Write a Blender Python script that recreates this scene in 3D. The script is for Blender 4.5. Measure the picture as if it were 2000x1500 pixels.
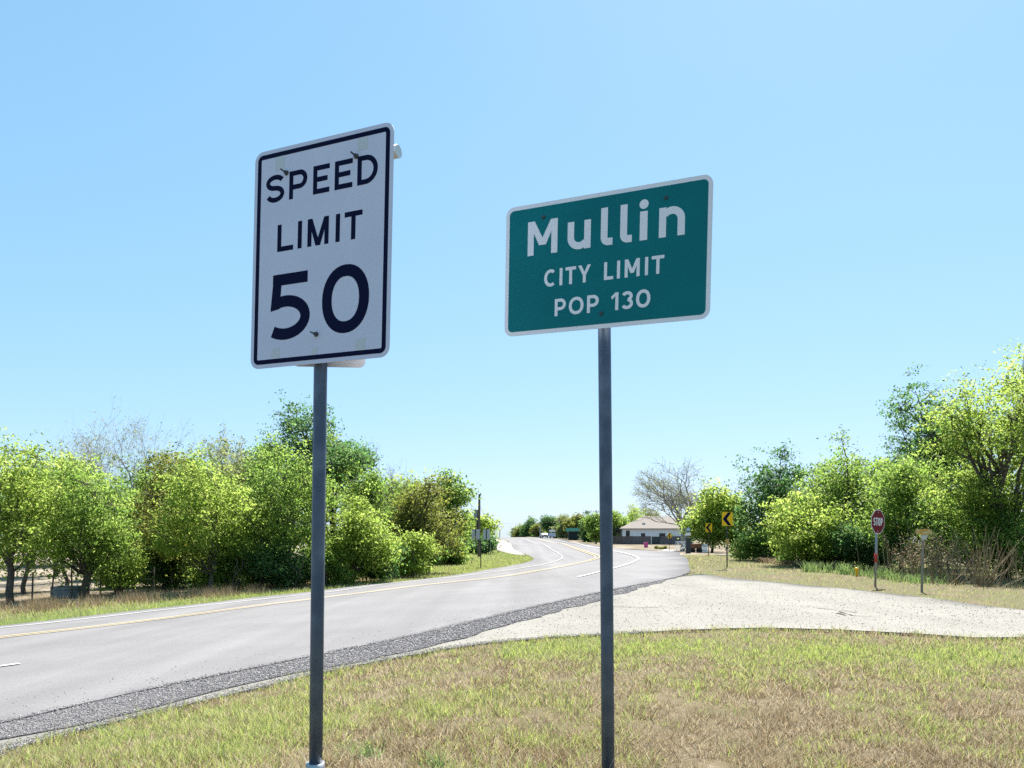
import bpy, bmesh, math, random
import numpy as np
from mathutils import Vector, Matrix
from mathutils.geometry import delaunay_2d_cdt
from mathutils.bvhtree import BVHTree

for o in list(bpy.data.objects):
    bpy.data.objects.remove(o)
scene = bpy.context.scene
COL = scene.collection
R = math.radians

# ------------------------------------------------------------------ camera, sky, sun, exposure
EYE, FPX, HX, HY = 1.5, 1500.0, 1000.0, 1040.0
cam = bpy.data.cameras.new('camera')
cam.sensor_width = 36.0
cam.lens = 27.0
cam.shift_y = 0.145
cam.clip_start = 0.05
cam.clip_end = 6000
camo = bpy.data.objects.new('camera', cam)
COL.objects.link(camo)
camo.location = (0, 0, EYE)
camo.rotation_euler = (R(90), 0, 0)
scene.camera = camo

SUN_EL, SUN_AZ = 56.0, 24.0          # azimuth from +Y towards +X
world = bpy.data.worlds.new('World')
scene.world = world
world.use_nodes = True
wn = world.node_tree
bg = wn.nodes['Background']
sky = wn.nodes.new('ShaderNodeTexSky')
sky.sky_type = 'NISHITA'
sky.sun_disc = False
sky.sun_elevation = R(SUN_EL)
sky.sun_rotation = R(SUN_AZ)
sky.altitude = 300
sky.air_density = 1.0
sky.dust_density = 0.5
sky.ozone_density = 1.0
sep = wn.nodes.new('ShaderNodeSeparateColor')
cmb = wn.nodes.new('ShaderNodeCombineColor')
wn.links.new(sky.outputs[0], sep.inputs[0])
for k, (pw, ml) in enumerate(((0.60, 0.750), (0.40, 1.400), (0.45, 1.60))):   # softer sky contrast, as a phone renders it
    a = wn.nodes.new('ShaderNodeMath'); a.operation = 'POWER'; a.inputs[1].default_value = pw
    b = wn.nodes.new('ShaderNodeMath'); b.operation = 'MULTIPLY'; b.inputs[1].default_value = ml
    wn.links.new(sep.outputs[k], a.inputs[0]); wn.links.new(a.outputs[0], b.inputs[0]); wn.links.new(b.outputs[0], cmb.inputs[k])
wn.links.new(cmb.outputs[0], bg.inputs['Color'])
bg.inputs['Strength'].default_value = 0.076

sl = bpy.data.lights.new('sun', 'SUN')
sl.energy = 4.0
sl.angle = R(0.5)
sl.color = (1.0, 0.95, 0.87)
so = bpy.data.objects.new('sun', sl)
COL.objects.link(so)
sd = Vector((math.sin(R(SUN_AZ)) * math.cos(R(SUN_EL)), math.cos(R(SUN_AZ)) * math.cos(R(SUN_EL)), math.sin(R(SUN_EL))))
so.rotation_euler = sd.to_track_quat('Z', 'Y').to_euler()
so.location = (0, 0, 60)

vs = scene.view_settings
vs.view_transform = 'Standard'
vs.look = 'None'
vs.gamma = 1
vs.use_curve_mapping = False
vs.exposure = 2.0
scene.cycles.use_denoising = False
scene.cycles.max_bounces = 8
scene.cycles.transparent_max_bounces = 8

# ------------------------------------------------------------------ materials
def mat(name, col, rough=0.8, metal=0.0, spec=0.3, noise=None, bump=None, trans=None):
    """noise=(scale, colour2, lo, hi[, detail]); bump=(scale, strength)"""
    m = bpy.data.materials.new(name)
    m.use_nodes = True
    nt = m.node_tree
    b = nt.nodes['Principled BSDF']
    b.inputs['Base Color'].default_value = (*col, 1)
    b.inputs['Roughness'].default_value = rough
    b.inputs['Metallic'].default_value = metal
    b.inputs['Specular IOR Level'].default_value = spec
    tc = nt.nodes.new('ShaderNodeTexCoord')
    if noise:
        n = nt.nodes.new('ShaderNodeTexNoise')
        n.inputs['Scale'].default_value = noise[0]
        n.inputs['Detail'].default_value = noise[4] if len(noise) > 4 else 5
        r = nt.nodes.new('ShaderNodeValToRGB')
        r.color_ramp.elements[0].position = noise[2]
        r.color_ramp.elements[1].position = noise[3]
        r.color_ramp.elements[0].color = (*col, 1)
        r.color_ramp.elements[1].color = (*noise[1], 1)
        nt.links.new(tc.outputs['Object'], n.inputs['Vector'])
        nt.links.new(n.outputs['Fac'], r.inputs[0])
        nt.links.new(r.outputs[0], b.inputs['Base Color'])
    if bump:
        n = nt.nodes.new('ShaderNodeTexNoise')
        n.inputs['Scale'].default_value = bump[0]
        n.inputs['Detail'].default_value = 4
        bp = nt.nodes.new('ShaderNodeBump')
        bp.inputs['Strength'].default_value = bump[1]
        bp.inputs['Distance'].default_value = 0.02
        nt.links.new(tc.outputs['Object'], n.inputs['Vector'])
        nt.links.new(n.outputs['Fac'], bp.inputs['Height'])
        nt.links.new(bp.outputs[0], b.inputs['Normal'])
    return m


def leaf_mat(name, stops, tstops, tfac=0.45, rough=0.6):
    """two-sided plant material; per-face 'tint' picks the leaf's own colour"""
    m = bpy.data.materials.new(name)
    m.use_nodes = True
    nt = m.node_tree
    b = nt.nodes['Principled BSDF']
    b.inputs['Roughness'].default_value = rough
    b.inputs['Specular IOR Level'].default_value = 0.12
    at = nt.nodes.new('ShaderNodeAttribute')
    at.attribute_name = 'tint'
    def ramp(st):
        r = nt.nodes.new('ShaderNodeValToRGB')
        e = r.color_ramp.elements
        while len(e) < len(st):
            e.new(0.5)
        for k, (p, c) in enumerate(st):
            e[k].position = p
            e[k].color = (*c, 1)
        nt.links.new(at.outputs['Fac'], r.inputs[0])
        return r
    r1, r2 = ramp(stops), ramp(tstops)
    t = nt.nodes.new('ShaderNodeBsdfTranslucent')
    mx = nt.nodes.new('ShaderNodeMixShader')
    mx.inputs[0].default_value = tfac
    nt.links.new(r1.outputs[0], b.inputs['Base Color'])
    nt.links.new(r2.outputs[0], t.inputs['Color'])
    nt.links.new(b.outputs[0], mx.inputs[1])
    nt.links.new(t.outputs[0], mx.inputs[2])
    nt.links.new(mx.outputs[0], nt.nodes['Material Output'].inputs['Surface'])
    return m


M = {}
M['leaf_bright'] = leaf_mat('leaf_bright', [(0, (.08, .135, .018)), (1, (.22, .27, .04))], [(0, (.27, .45, .06)), (1, (.56, .65, .17))], .52)
M['leaf_mid'] = leaf_mat('leaf_mid', [(0, (.05, .10, .02)), (1, (.15, .21, .04))], [(0, (.20, .38, .06)), (1, (.48, .62, .15))], .48)
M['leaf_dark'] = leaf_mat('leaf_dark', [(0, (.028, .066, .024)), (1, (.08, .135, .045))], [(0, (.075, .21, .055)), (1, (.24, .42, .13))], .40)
M['leaf_olive'] = leaf_mat('leaf_olive', [(0, (.07, .08, .025)), (1, (.17, .18, .05))], [(0, (.18, .23, .04)), (1, (.40, .42, .09))], .42)
M['leaf_pale'] = leaf_mat('leaf_pale', [(0, (.12, .15, .07)), (1, (.24, .25, .13))], [(0, (.24, .30, .10)), (1, (.42, .46, .20))], .45)
M['grass'] = leaf_mat('grass_blades', [(0, (.64, .57, .42)), (.25, (.52, .43, .28)), (.42, (.135, .085, .05)), (.58, (.40, .38, .17)), (1, (.20, .28, .075))],
                      [(0, (.6, .52, .36)), (.25, (.50, .40, .24)), (.42, (.14, .085, .05)), (.58, (.52, .52, .19)), (1, (.38, .52, .11))], .38, .6)
M['dry'] = leaf_mat('dry_stalks', [(0, (.40, .33, .21)), (.5, (.30, .23, .14)), (1, (.19, .14, .085))], [(0, (.4, .3, .18)), (1, (.2, .12, .07))], .2, .7)
M['iris'] = leaf_mat('iris_leaves', [(0, (.08, .14, .05)), (1, (.16, .24, .10))], [(0, (.18, .28, .08)), (1, (.3, .4, .14))], .4)
M['bark'] = mat('bark', (.055, .045, .036), .95, noise=(9, (.12, .10, .08), .35, .7), bump=(14, .8))
M['bark_grey'] = mat('bark_grey', (.22, .20, .185), .95, noise=(9, (.33, .31, .29), .35, .7), bump=(14, .6))
M['post_steel'] = mat('post_steel', (.055, .080, .125), .42, .35, .4, noise=(7, (.11, .145, .20), .42, .72, 8))
M['sleeve'] = mat('galvanised_sleeve', (.45, .46, .48), .38, .75, .5, noise=(20, (.35, .36, .38), .4, .6))
M['alu'] = mat('aluminium', (.62, .62, .60), .45, .4, .5, noise=(8, (.54, .54, .53), .3, .7))
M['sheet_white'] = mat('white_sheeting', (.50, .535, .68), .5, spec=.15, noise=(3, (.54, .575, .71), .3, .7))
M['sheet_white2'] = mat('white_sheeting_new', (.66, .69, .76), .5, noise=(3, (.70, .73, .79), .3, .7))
M['ink'] = mat('black_print', (.002, .004, .030), .6, spec=.08)
M['green_sheet'] = mat('green_sheeting', (.008, .138, .165), .55, spec=.03, noise=(2.2, (.008, .165, .19), .3, .7))
M['patch'] = mat('adhesive_residue', (.44, .50, .56), .7, noise=(60, (.50, .54, .58), .35, .65))
M['bolt'] = mat('bolt_steel', (.10, .11, .12), .5, .6)
M['bolt_dull'] = mat('bolt_dull', (.03, .07, .08), .6)
M['red_sheet'] = mat('red_sheeting', (.16, .008, .012), .5, spec=.1)
M['red_tape'] = mat('red_reflective_tape', (.42, .03, .025), .6)
M['sign_white'] = mat('sign_white', (.7, .7, .7), .5)
M['yellow'] = mat('yellow_sheeting', (.80, .48, .005), .5)
M['yellow_old'] = mat('weathered_yellow', (.46, .26, .04), .8, noise=(14, (.50, .40, .22), .45, .6))
M['grey_sign'] = mat('sign_back', (.40, .42, .44), .5, .4, noise=(4, (.46, .48, .5), .3, .7))
M['galv'] = mat('galvanised_steel', (.30, .31, .32), .5, .6, noise=(12, (.24, .25, .26), .35, .65))
M['dark_steel'] = mat('dark_steel', (.045, .045, .045), .6, .4)
M['wood_pole'] = mat('weathered_wood', (.11, .08, .06), .9, noise=(6, (.17, .13, .10), .35, .7))
M['wood_post'] = mat('grey_wood', (.20, .17, .13), .9, noise=(8, (.28, .24, .19), .35, .7))
M['wire'] = mat('wire', (.05, .05, .05), .6, .3)
M['house_wall'] = mat('white_siding', (.72, .74, .78), .8, noise=(1.5, (.66, .68, .72), .3, .7))
M['roof'] = mat('tan_shingles', (.20, .175, .155), .95, noise=(4, (.25, .22, .20), .3, .7))
M['fence'] = mat('stained_fence', (.085, .075, .085), .9, noise=(3, (.12, .105, .11), .3, .7))
M['shed'] = mat('dark_siding', (.05, .055, .06), .85)
M['glass'] = mat('window_glass', (.03, .035, .04), .25, spec=.3)
M['bin'] = mat('pink_plastic', (.55, .07, .28), .5)
M['rubber'] = mat('black_rubber', (.015, .015, .015), .8)
M['rust'] = mat('rust', (.14, .055, .035), .9, noise=(6, (.22, .10, .06), .35, .65))
M['white_paint'] = mat('white_paint', (.75, .75, .73), .6)
M['blue_white'] = mat('pale_blue_paint', (.42, .52, .72), .6)
M['concrete'] = mat('concrete', (.52, .50, .46), .9, noise=(3, (.45, .43, .40), .3, .7))
M['car_paint'] = mat('dark_blue_paint', (.02, .025, .06), .25, .2, .6)
M['green_roof'] = mat('green_roof', (.008, .055, .05), .9, spec=.02)
M['kiosk'] = mat('dark_green_wall', (.02, .035, .035), .8)
M['marquee'] = mat('marquee_board', (.42, .52, .70), .4)
M['hydrant'] = mat('yellow_enamel', (.85, .42, .01), .4)
M['tank'] = mat('galvanised_tank', (.16, .19, .21), .55, .4, noise=(5, (.21, .24, .26), .3, .7))
M['line_white'] = mat('white_line', (.46, .46, .455), .7, noise=(9, (.36, .36, .36), .4, .7))
M['line_yellow'] = mat('yellow_line', (.46, .36, .17), .7, noise=(9, (.37, .30, .17), .4, .7))
M['crack'] = mat('crack', (.06, .055, .05), .95)
M['stone_dark'] = leaf_mat('dark_gravel', [(0, (.075, .07, .074)), (.6, (.22, .21, .216)), (1, (.46, .44, .42))], [(0, (0, 0, 0)), (1, (0, 0, 0))], 0.0, .8)
M['stone_pale'] = leaf_mat('pale_gravel', [(0, (.12, .114, .105)), (.5, (.20, .19, .176)), (1, (.27, .257, .24))], [(0, (0, 0, 0)), (1, (0, 0, 0))], 0.0, .85)


def layered(name, stops, scales, rough=.9, bump=.3, bscale=60, attr=None, coord='Object'):
    """ground-like material: large noise mixed with fine noise through a ramp; attr adds its own ramp"""
    m = bpy.data.materials.new(name)
    m.use_nodes = True
    nt = m.node_tree
    N, L = nt.nodes, nt.links
    b = N['Principled BSDF']
    b.inputs['Roughness'].default_value = rough
    b.inputs['Specular IOR Level'].default_value = 0.15
    tc = N.new('ShaderNodeTexCoord')
    outs = []
    for s in scales:
        n = N.new('ShaderNodeTexNoise')
        n.inputs['Scale'].default_value = s
        n.inputs['Detail'].default_value = 6
        L.new(tc.outputs[coord], n.inputs['Vector'])
        outs.append(n.outputs['Fac'])
    cur = outs[0]
    for o_ in outs[1:]:
        mx = N.new('ShaderNodeMix')
        mx.inputs[0].default_value = .5
        L.new(cur, mx.inputs[2])
        L.new(o_, mx.inputs[3])
        cur = mx.outputs[0]
    if attr:
        a = N.new('ShaderNodeAttribute')
        a.attribute_name = attr
        # value = attr + (noise-0.5)*0.9
        ma = N.new('ShaderNodeMath'); ma.operation = 'SUBTRACT'; ma.inputs[1].default_value = .5
        mb = N.new('ShaderNodeMath'); mb.operation = 'MULTIPLY_ADD'; mb.inputs[1].default_value = 1.1
        L.new(cur, ma.inputs[0]); L.new(ma.outputs[0], mb.inputs[0]); L.new(a.outputs['Fac'], mb.inputs[2])
        cur = mb.outputs[0]
    r = N.new('ShaderNodeValToRGB')
    e = r.color_ramp.elements
    while len(e) < len(stops):
        e.new(.5)
    for k, (p, c) in enumerate(stops):
        e[k].position = p
        e[k].color = (*c, 1)
    L.new(cur, r.inputs[0])
    L.new(r.outputs[0], b.inputs['Base Color'])
    if bump:
        n = N.new('ShaderNodeTexNoise')
        n.inputs['Scale'].default_value = bscale
        n.inputs['Detail'].default_value = 5
        bp = N.new('ShaderNodeBump')
        bp.inputs['Strength'].default_value = bump
        bp.inputs['Distance'].default_value = .015
        L.new(tc.outputs[coord], n.inputs['Vector'])
        L.new(n.outputs['Fac'], bp.inputs['Height'])
        L.new(bp.outputs[0], b.inputs['Normal'])
    return m


M['ground'] = layered('earth', [(0, (.23, .195, .155)), (.3, (.11, .085, .05)), (.55, (.085, .074, .034)), (.85, (.08, .10, .03)), (1, (.07, .10, .025))],
                      (3.0, 22.0), attr='tint', bump=.6, bscale=40)
M['asphalt'] = layered('asphalt', [(.3, (.105, .101, .105)), (.5, (.155, .150, .155)), (.7, (.205, .198, .202))], (.5, 120.0, 40.0), bump=.35, bscale=140)
def streaks(m, ang, sx, sy, lo, hi):
    nt = m.node_tree; N, L = nt.nodes, nt.links
    b = N['Principled BSDF']
    src = b.inputs['Base Color'].links[0].from_socket
    tc = N.new('ShaderNodeTexCoord'); mp = N.new('ShaderNodeMapping')
    mp.inputs['Rotation'].default_value = (0, 0, ang); mp.inputs['Scale'].default_value = (sx, sy, 1)
    n = N.new('ShaderNodeTexNoise'); n.inputs['Scale'].default_value = 1; n.inputs['Detail'].default_value = 4
    mr = N.new('ShaderNodeMapRange'); mr.inputs[1].default_value = .3; mr.inputs[2].default_value = .7; mr.inputs[3].default_value = lo; mr.inputs[4].default_value = hi
    mx = N.new('ShaderNodeVectorMath'); mx.operation = 'SCALE'
    L.new(tc.outputs['Object'], mp.inputs[0]); L.new(mp.outputs[0], n.inputs['Vector']); L.new(n.outputs['Fac'], mr.inputs[0])
    L.new(src, mx.inputs[0]); L.new(mr.outputs[0], mx.inputs['Scale']); L.new(mx.outputs[0], b.inputs['Base Color'])
streaks(M['asphalt'], R(26), .75, .03, .86, 1.10)
M['caliche'] = layered('caliche', [(.28, (.105, .098, .086)), (.42, (.165, .156, .141)), (.56, (.20, .190, .173)), (.72, (.24, .229, .21))], (.8, 70.0, 25.0), bump=.06, bscale=160)
streaks(M['caliche'], R(80), .55, .04, .86, 1.08)
M['gravel_bed'] = layered('gravel_bed', [(.3, (.07, .066, .07)), (.5, (.13, .125, .13)), (.68, (.21, .203, .20))], (14.0, 80.0), bump=.5, bscale=120)
M['bank'] = layered('white_bank', [(.3, (.19, .172, .145)), (.5, (.27, .25, .22)), (.7, (.33, .31, .28))], (1.5, 9.0), bump=.6, bscale=12)

# ------------------------------------------------------------------ object helpers
def link(name, me, m=None, parent=None):
    o = bpy.data.objects.new(name, me)
    COL.objects.link(o)
    if m is not None and not me.materials:
        me.materials.append(m)
    if parent is not None:
        o.parent = parent
    return o


def mesh_np(name, V, F, tint=None):
    """V (n,3), F (m,k) with constant k"""
    V = np.asarray(V, dtype=np.float32)
    F = np.asarray(F, dtype=np.int32)
    me = bpy.data.meshes.new(name)
    me.vertices.add(len(V))
    me.vertices.foreach_set('co', V.ravel())
    k = F.shape[1]
    me.loops.add(F.size)
    me.loops.foreach_set('vertex_index', F.ravel())
    me.polygons.add(len(F))
    me.polygons.foreach_set('loop_start', np.arange(0, F.size, k, dtype=np.int32))
    if tint is not None:
        dom = 'FACE' if len(tint) == len(F) else 'POINT'
        a = me.attributes.new('tint', 'FLOAT', dom)
        a.data.foreach_set('value', np.clip(np.asarray(tint, dtype=np.float32), 0, 1))
    me.update(calc_edges=True)
    return me


def tag(o, label=None, cat=None, group=None, kind=None):
    if label: o['label'] = label
    if cat: o['category'] = cat
    if group: o['group'] = group
    if kind: o['kind'] = kind
    return o


def thing(name, loc, label, cat, group=None, rz=0.0):
    o = bpy.data.objects.new(name, None)
    o.empty_display_size = .2
    COL.objects.link(o)
    o.location = loc
    o.rotation_euler = (0, 0, rz)
    return tag(o, label, cat, group)


class B:
    """mesh builder of boxes, tubes and prisms"""
    def __init__(s):
        s.v, s.f = [], []
    def add(s, V, F):
        n = len(s.v)
        s.v += [tuple(p) for p in V]
        s.f += [tuple(i + n for i in f) for f in F]
        return s
    def box(s, c, d, rz=0.0, mtx=None):
        x, y, z = d[0] / 2, d[1] / 2, d[2] / 2
        V = [Vector((a * x, b * y, e * z)) for e in (-1, 1) for (a, b) in ((-1, -1), (1, -1), (1, 1), (-1, 1))]
        if mtx is None:
            mtx = Matrix.Rotation(rz, 4, 'Z')
        V = [mtx @ p + Vector(c) for p in V]
        return s.add(V, [(3, 2, 1, 0), (4, 5, 6, 7), (0, 1, 5, 4), (1, 2, 6, 5), (2, 3, 7, 6), (3, 0, 4, 7)])
    def tube(s, pts, rad, n=8, cap=True):
        pts = [Vector(p) for p in pts]
        if not hasattr(rad, '__len__'):
            rad = [rad] * len(pts)
        V, F = [], []
        ref = None
        for i, p in enumerate(pts):
            t = (pts[min(i + 1, len(pts) - 1)] - pts[max(i - 1, 0)])
            if t.length < 1e-9: t = Vector((0, 0, 1))
            t.normalize()
            if ref is None:
                ref = Vector((1, 0, 0)) if abs(t.x) < .8 else Vector((0, 1, 0))
            u = t.cross(ref)
            if u.length < 1e-6: u = t.orthogonal()
            u.normalize()
            w = u.cross(t)
            ref = w.cross(u) if False else ref
            for k in range(n):
                a = 2 * math.pi * k / n
                V.append(p + (u * math.cos(a) + w * math.sin(a)) * rad[i])
        for i in range(len(pts) - 1):
            for k in range(n):
                a, b_ = i * n + k, i * n + (k + 1) % n
                F.append((a, b_, b_ + n, a + n))
        if cap:
            F.append(tuple(reversed(range(n))))
            F.append(tuple(range((len(pts) - 1) * n, len(pts) * n)))
        return s.add(V, F)
    def prism(s, poly, y0, y1):
        """poly: (x,z) outline seen from the front (-y); extruded from y0 (front) to y1"""
        n = len(poly)
        V = [(x, y0, z) for x, z in poly] + [(x, y1, z) for x, z in poly]
        F = [tuple(range(n)), tuple(reversed(range(n, 2 * n)))]
        F += [(i + n, (i + 1) % n + n, (i + 1) % n, i) for i in range(n)]
        return s.add(V, F)
    def ring(s, outer, inner, y0, y1):
        n = len(outer)
        V = [(x, y0, z) for x, z in outer] + [(x, y0, z) for x, z in inner] + [(x, y1, z) for x, z in outer] + [(x, y1, z) for x, z in inner]
        F = []
        for i in range(n):
            j = (i + 1) % n
            F += [(i, j, j + n, i + n), (i + 2 * n, j + 2 * n, j, i), (i + n, j + n, j + 3 * n, i + 3 * n)]
        return s.add(V, F)
    def strip(s, pts, w, y0, y1, closed=False):
        """stroke of width w along (x,z) points, mitred"""
        P = []
        for p in pts:
            p = Vector((p[0], p[1]))
            if not P or (p - P[-1]).length > 1e-5: P.append(p)
        n = len(P)
        Lf, Rt = [], []
        for i in range(n):
            a = P[(i - 1) % n] if (closed or i > 0) else None
            c = P[(i + 1) % n] if (closed or i < n - 1) else None
            d1 = (P[i] - a).normalized() if a is not None else None
            d2 = (c - P[i]).normalized() if c is not None else None
            if d1 is None: d1 = d2
            if d2 is None: d2 = d1
            n1, n2 = Vector((-d1.y, d1.x)), Vector((-d2.y, d2.x))
            mm = (n1 + n2)
            mm = mm.normalized() if mm.length > 1e-6 else n1
            k = w / 2 / max(.35, mm.dot(n1))
            Lf.append(P[i] + mm * k)
            Rt.append(P[i] - mm * k)
        V = [(p.x, y0, p.y) for p in Lf] + [(p.x, y0, p.y) for p in Rt] + [(p.x, y1, p.y) for p in Lf] + [(p.x, y1, p.y) for p in Rt]
        F = []
        for i in range(n if closed else n - 1):
            j = (i + 1) % n
            F += [(i, i + n, j + n, j), (i, j, j + 2 * n, i + 2 * n), (i + n, i + 3 * n, j + 3 * n, j + n)]
        if not closed:
            F += [(0, 2 * n, 3 * n, n), (n - 1, 2 * n - 1, 4 * n - 1, 3 * n - 1)]
        return s.add(V, F)
    def build(s, name, m, parent=None, smooth=False, loc=None):
        me = bpy.data.meshes.new(name)
        me.from_pydata([tuple(v) for v in s.v], [], s.f)
        bm = bmesh.new()
        bm.from_mesh(me)
        bmesh.ops.recalc_face_normals(bm, faces=bm.faces)
        bm.to_mesh(me)
        bm.free()
        if smooth:
            for p in me.polygons:
                p.use_smooth = len(p.vertices) == 4
        o = link(name, me, m, parent)
        if loc is not None:
            o.location = loc
        return o


def rrect(w, h, r, inset=0.0, n=6, x0=None):
    """rounded rectangle, bottom centre at the origin, in (x,z)"""
    a, b0, b1 = w / 2 - inset, inset, h - inset
    r = max(.002, r - inset)
    P = []
    for cx, cz, s in ((a - r, b0 + r, -90), (a - r, b1 - r, 0), (-a + r, b1 - r, 90), (-a + r, b0 + r, 180)):
        for k in range(n + 1):
            t = R(s + 90 * k / n)
            P.append((cx + r * math.cos(t), cz + r * math.sin(t)))
    return P

# ------------------------------------------------------------------ terrain from levelled points
def PX(px, py, d):
    Y = FPX * d / (py - HY)
    return ((px - HX) / FPX * Y, Y, EYE - d)

RIGHT_EDGE = [(0, 1422, 1.9), (255, 1362, 1.88), (500, 1311, 1.85), (770, 1254, 1.82), (1000, 1200, 1.78), (1170, 1161, 1.74),
              (1300, 1134, 1.68), (1340, 1123, 1.66), (1346, 1110, 1.65), (1343, 1095, 1.7), (1330, 1086, 1.9), (1306, 1077, 2.3)]
R3 = [PX(*p) for p in RIGHT_EDGE]
R3 = [(-15.2, -14, -.6), (-10.0, -3.0, -.5)] + R3 + [(16.2, 112, -.9), (14.9, 124, -.9), (12.6, 190, -.4), (8.2, 237, 0), (4, 320, -3.0), (-8, 420, -9)]
LEFT_EDGE = [(0, 1225.5, 2.58), (250, 1197, 2.55), (500, 1169, 2.53), (700, 1146, 2.52), (900, 1123, 2.52), (945, 1114.5, 2.52), (997, 1106, 2.52), (1036, 1096.5, 2.52), (1040, 1090, 2.52),
             (1005, 1075.5, 2.5), (985, 1061, 2.15), (976, 1053, 1.75)]
L3 = [PX(*p) for p in LEFT_EDGE]
L3 = [(-35, -14, -1.35), (-27, 0, -1.2)] + L3 + [(-4.7, 240, 0), (-8, 320, -3.0), (-20, 420, -9)]
CTRL = list(R3) + list(L3)
# verge, banks, fields
CTRL += [(-1.08, 4.17, .166), (.55, 4.4, .09), (3.0, 4.6, .05), (-3.7, 5.5, -.18), (-2.2, 5.0, .08), (0, 0, .05), (0, -8, .0), (10, -8, .0), (-6, -6, -.2), (12, 2, 0), (20, 4, -.05)]
CTRL += [PX(500, 1350, 1.72), PX(860, 1272, 1.70), PX(1198, 1242, 1.62), PX(1500, 1228, 1.60), PX(2000, 1245, 1.58), PX(1345, 1300, 1.5), PX(1700, 1300, 1.5)]
CTRL += [PX(2000, 1194, 1.66), PX(1704, 1157, 1.70), PX(1440, 1131, 1.66), PX(1420, 1110, 1.59), PX(1383, 1086, 1.65), PX(1305, 1078, 2.37), (30, 16, -.2), (45, 30, -.3)]
CTRL += [PX(2000, 1155, 1.75), PX(1700, 1125, 1.72), PX(1500, 1098, 1.65), (22, 60, -.7), (40, 60, -.5), (30, 95, -1.0), (24, 127, -1.05), (35, 170, -1.1), (20, 170, -1.1), (60, 180, -1)]
CTRL += [PX(0, 1195, 2.62), PX(25, 1178, 2.7), PX(250, 1160, 2.65), PX(500, 1150, 2.68), PX(640, 1140, 2.68), PX(800, 1118, 2.62), PX(700, 1110, 2.62), PX(850, 1098, 2.6),
         PX(100, 1112, 2.6), PX(400, 1085, 2.4), (-60, 90, -.3), (-30, 100, -.3), (-70, 40, -.9), (-60, 10, -1.0), (-14, 100, -.4), (-6.5, 105, .3), (-4.5, 130, .5), (-12, 150, .8), (-30, 170, 1.0), (-9.5, 200, 0.6), (-14, 250, 0.2)]
WL = [PX(*p) for p in [(0, 1231, 2.55), (250, 1204, 2.53), (500, 1176, 2.52), (635, 1161, 2.5), (800, 1138, 2.5), (900, 1128, 2.5), (987, 1117, 2.5), (1050, 1107, 2.5), (1085, 1099, 2.5), (1097, 1092, 2.5), (1092, 1083.5, 2.48), (1075, 1074, 2.45), (1050, 1063.5, 2.3), (1020, 1053, 1.8)]]
WL = [(-26.2, 0, 0)] + WL + [(.9, 240, 0)]
YL = [PX(*p) for p in [(0, 1250, 2.35), (250, 1221, 2.34), (500, 1187.5, 2.32), (635, 1170, 2.3), (800, 1149, 2.3), (1000, 1126, 2.3), (1060, 1115, 2.28), (1125, 1102.5, 2.28), (1160, 1094, 2.27), (1167, 1089, 2.27), (1155, 1083, 2.25), (1128, 1073.5, 2.25), (1095, 1062, 2.1), (1050, 1053.5, 1.75)]]
YL = [(-23.0, 0, 0)] + YL + [(4.2, 240, 0)]
RL = [PX(*p) for p in [(1050, 1147, 1.95), (1130, 1130, 1.95), (1200, 1112, 1.95), (1232, 1102, 1.97), (1247, 1094, 2.0), (1240, 1087.5, 2.05), (1218, 1081, 2.1), (1190, 1076, 2.15), (1165, 1070.5, 2.2), (1120, 1061, 2.1), (1075, 1053.5, 1.8)]]
RL = RL[1:] + [(7.5, 240, 0)]
CTRL += WL[1:-1] + YL[1:-1] + RL[:-1]
CTRL += [(30, 240, -.8), (60, 250, -1), (14, 240, -.3)]
for a in range(0, 360, 30):
    for rr, zz in ((450, -10), (2500, -45)):
        CTRL.append((rr * math.sin(R(a)), rr * math.cos(R(a)), zz))
CTRL += [(-60, -30, -.8), (0, -40, 0), (50, -30, 0), (-120, 60, -1), (110, 60, -1), (0, -120, -1), (-100, 150, .5), (100, 180, -1)]
CT = np.array(CTRL)

def warp(x, y):
    r = np.hypot(x, y) + 1e-9
    k = np.arcsinh(r / 25.0) / r * 10
    return x * k, y * k
_cx, _cy = warp(CT[:, 0], CT[:, 1])
def _ker(d2):
    return .5 * d2 * np.log(d2 + 1e-9)
_n = len(CT)
_A = np.zeros((_n + 3, _n + 3))
_A[:_n, :_n] = _ker((_cx[:, None] - _cx[None]) ** 2 + (_cy[:, None] - _cy[None]) ** 2) + np.eye(_n) * .03
_A[:_n, _n] = 1; _A[:_n, _n + 1] = _cx; _A[:_n, _n + 2] = _cy
_A[_n:, :_n] = _A[:_n, _n:].T
_W = np.linalg.solve(_A, np.r_[CT[:, 2], 0, 0, 0])

def zf(x, y):
    x = np.asarray(x, float); y = np.asarray(y, float)
    sh = x.shape
    u, v = warp(x.ravel(), y.ravel())
    out = np.empty(len(u))
    for i in range(0, len(u), 20000):
        a, b = u[i:i + 20000], v[i:i + 20000]
        out[i:i + 20000] = _ker((a[:, None] - _cx) ** 2 + (b[:, None] - _cy) ** 2) @ _W[:_n] + _W[_n] + _W[_n + 1] * a + _W[_n + 2] * b
    return out.reshape(sh)

def z1(x, y):
    return float(zf(np.array([x]), np.array([y]))[0])

def gp(px, py, y0=3.0, y1=350.0):
    """ground point seen at a pixel"""
    Y = np.exp(np.linspace(math.log(y0), math.log(y1), 3000))
    X = (px - HX) / FPX * Y
    pr = HY - (zf(X, Y) - EYE) / Y * FPX
    i = int(np.argmax(pr <= py)) if (pr <= py).any() else len(Y) - 1
    return (X[i], Y[i], z1(X[i], Y[i]))

def gd(px, Y):
    X = (px - HX) / FPX * Y
    return (X, Y, z1(X, Y))

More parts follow.
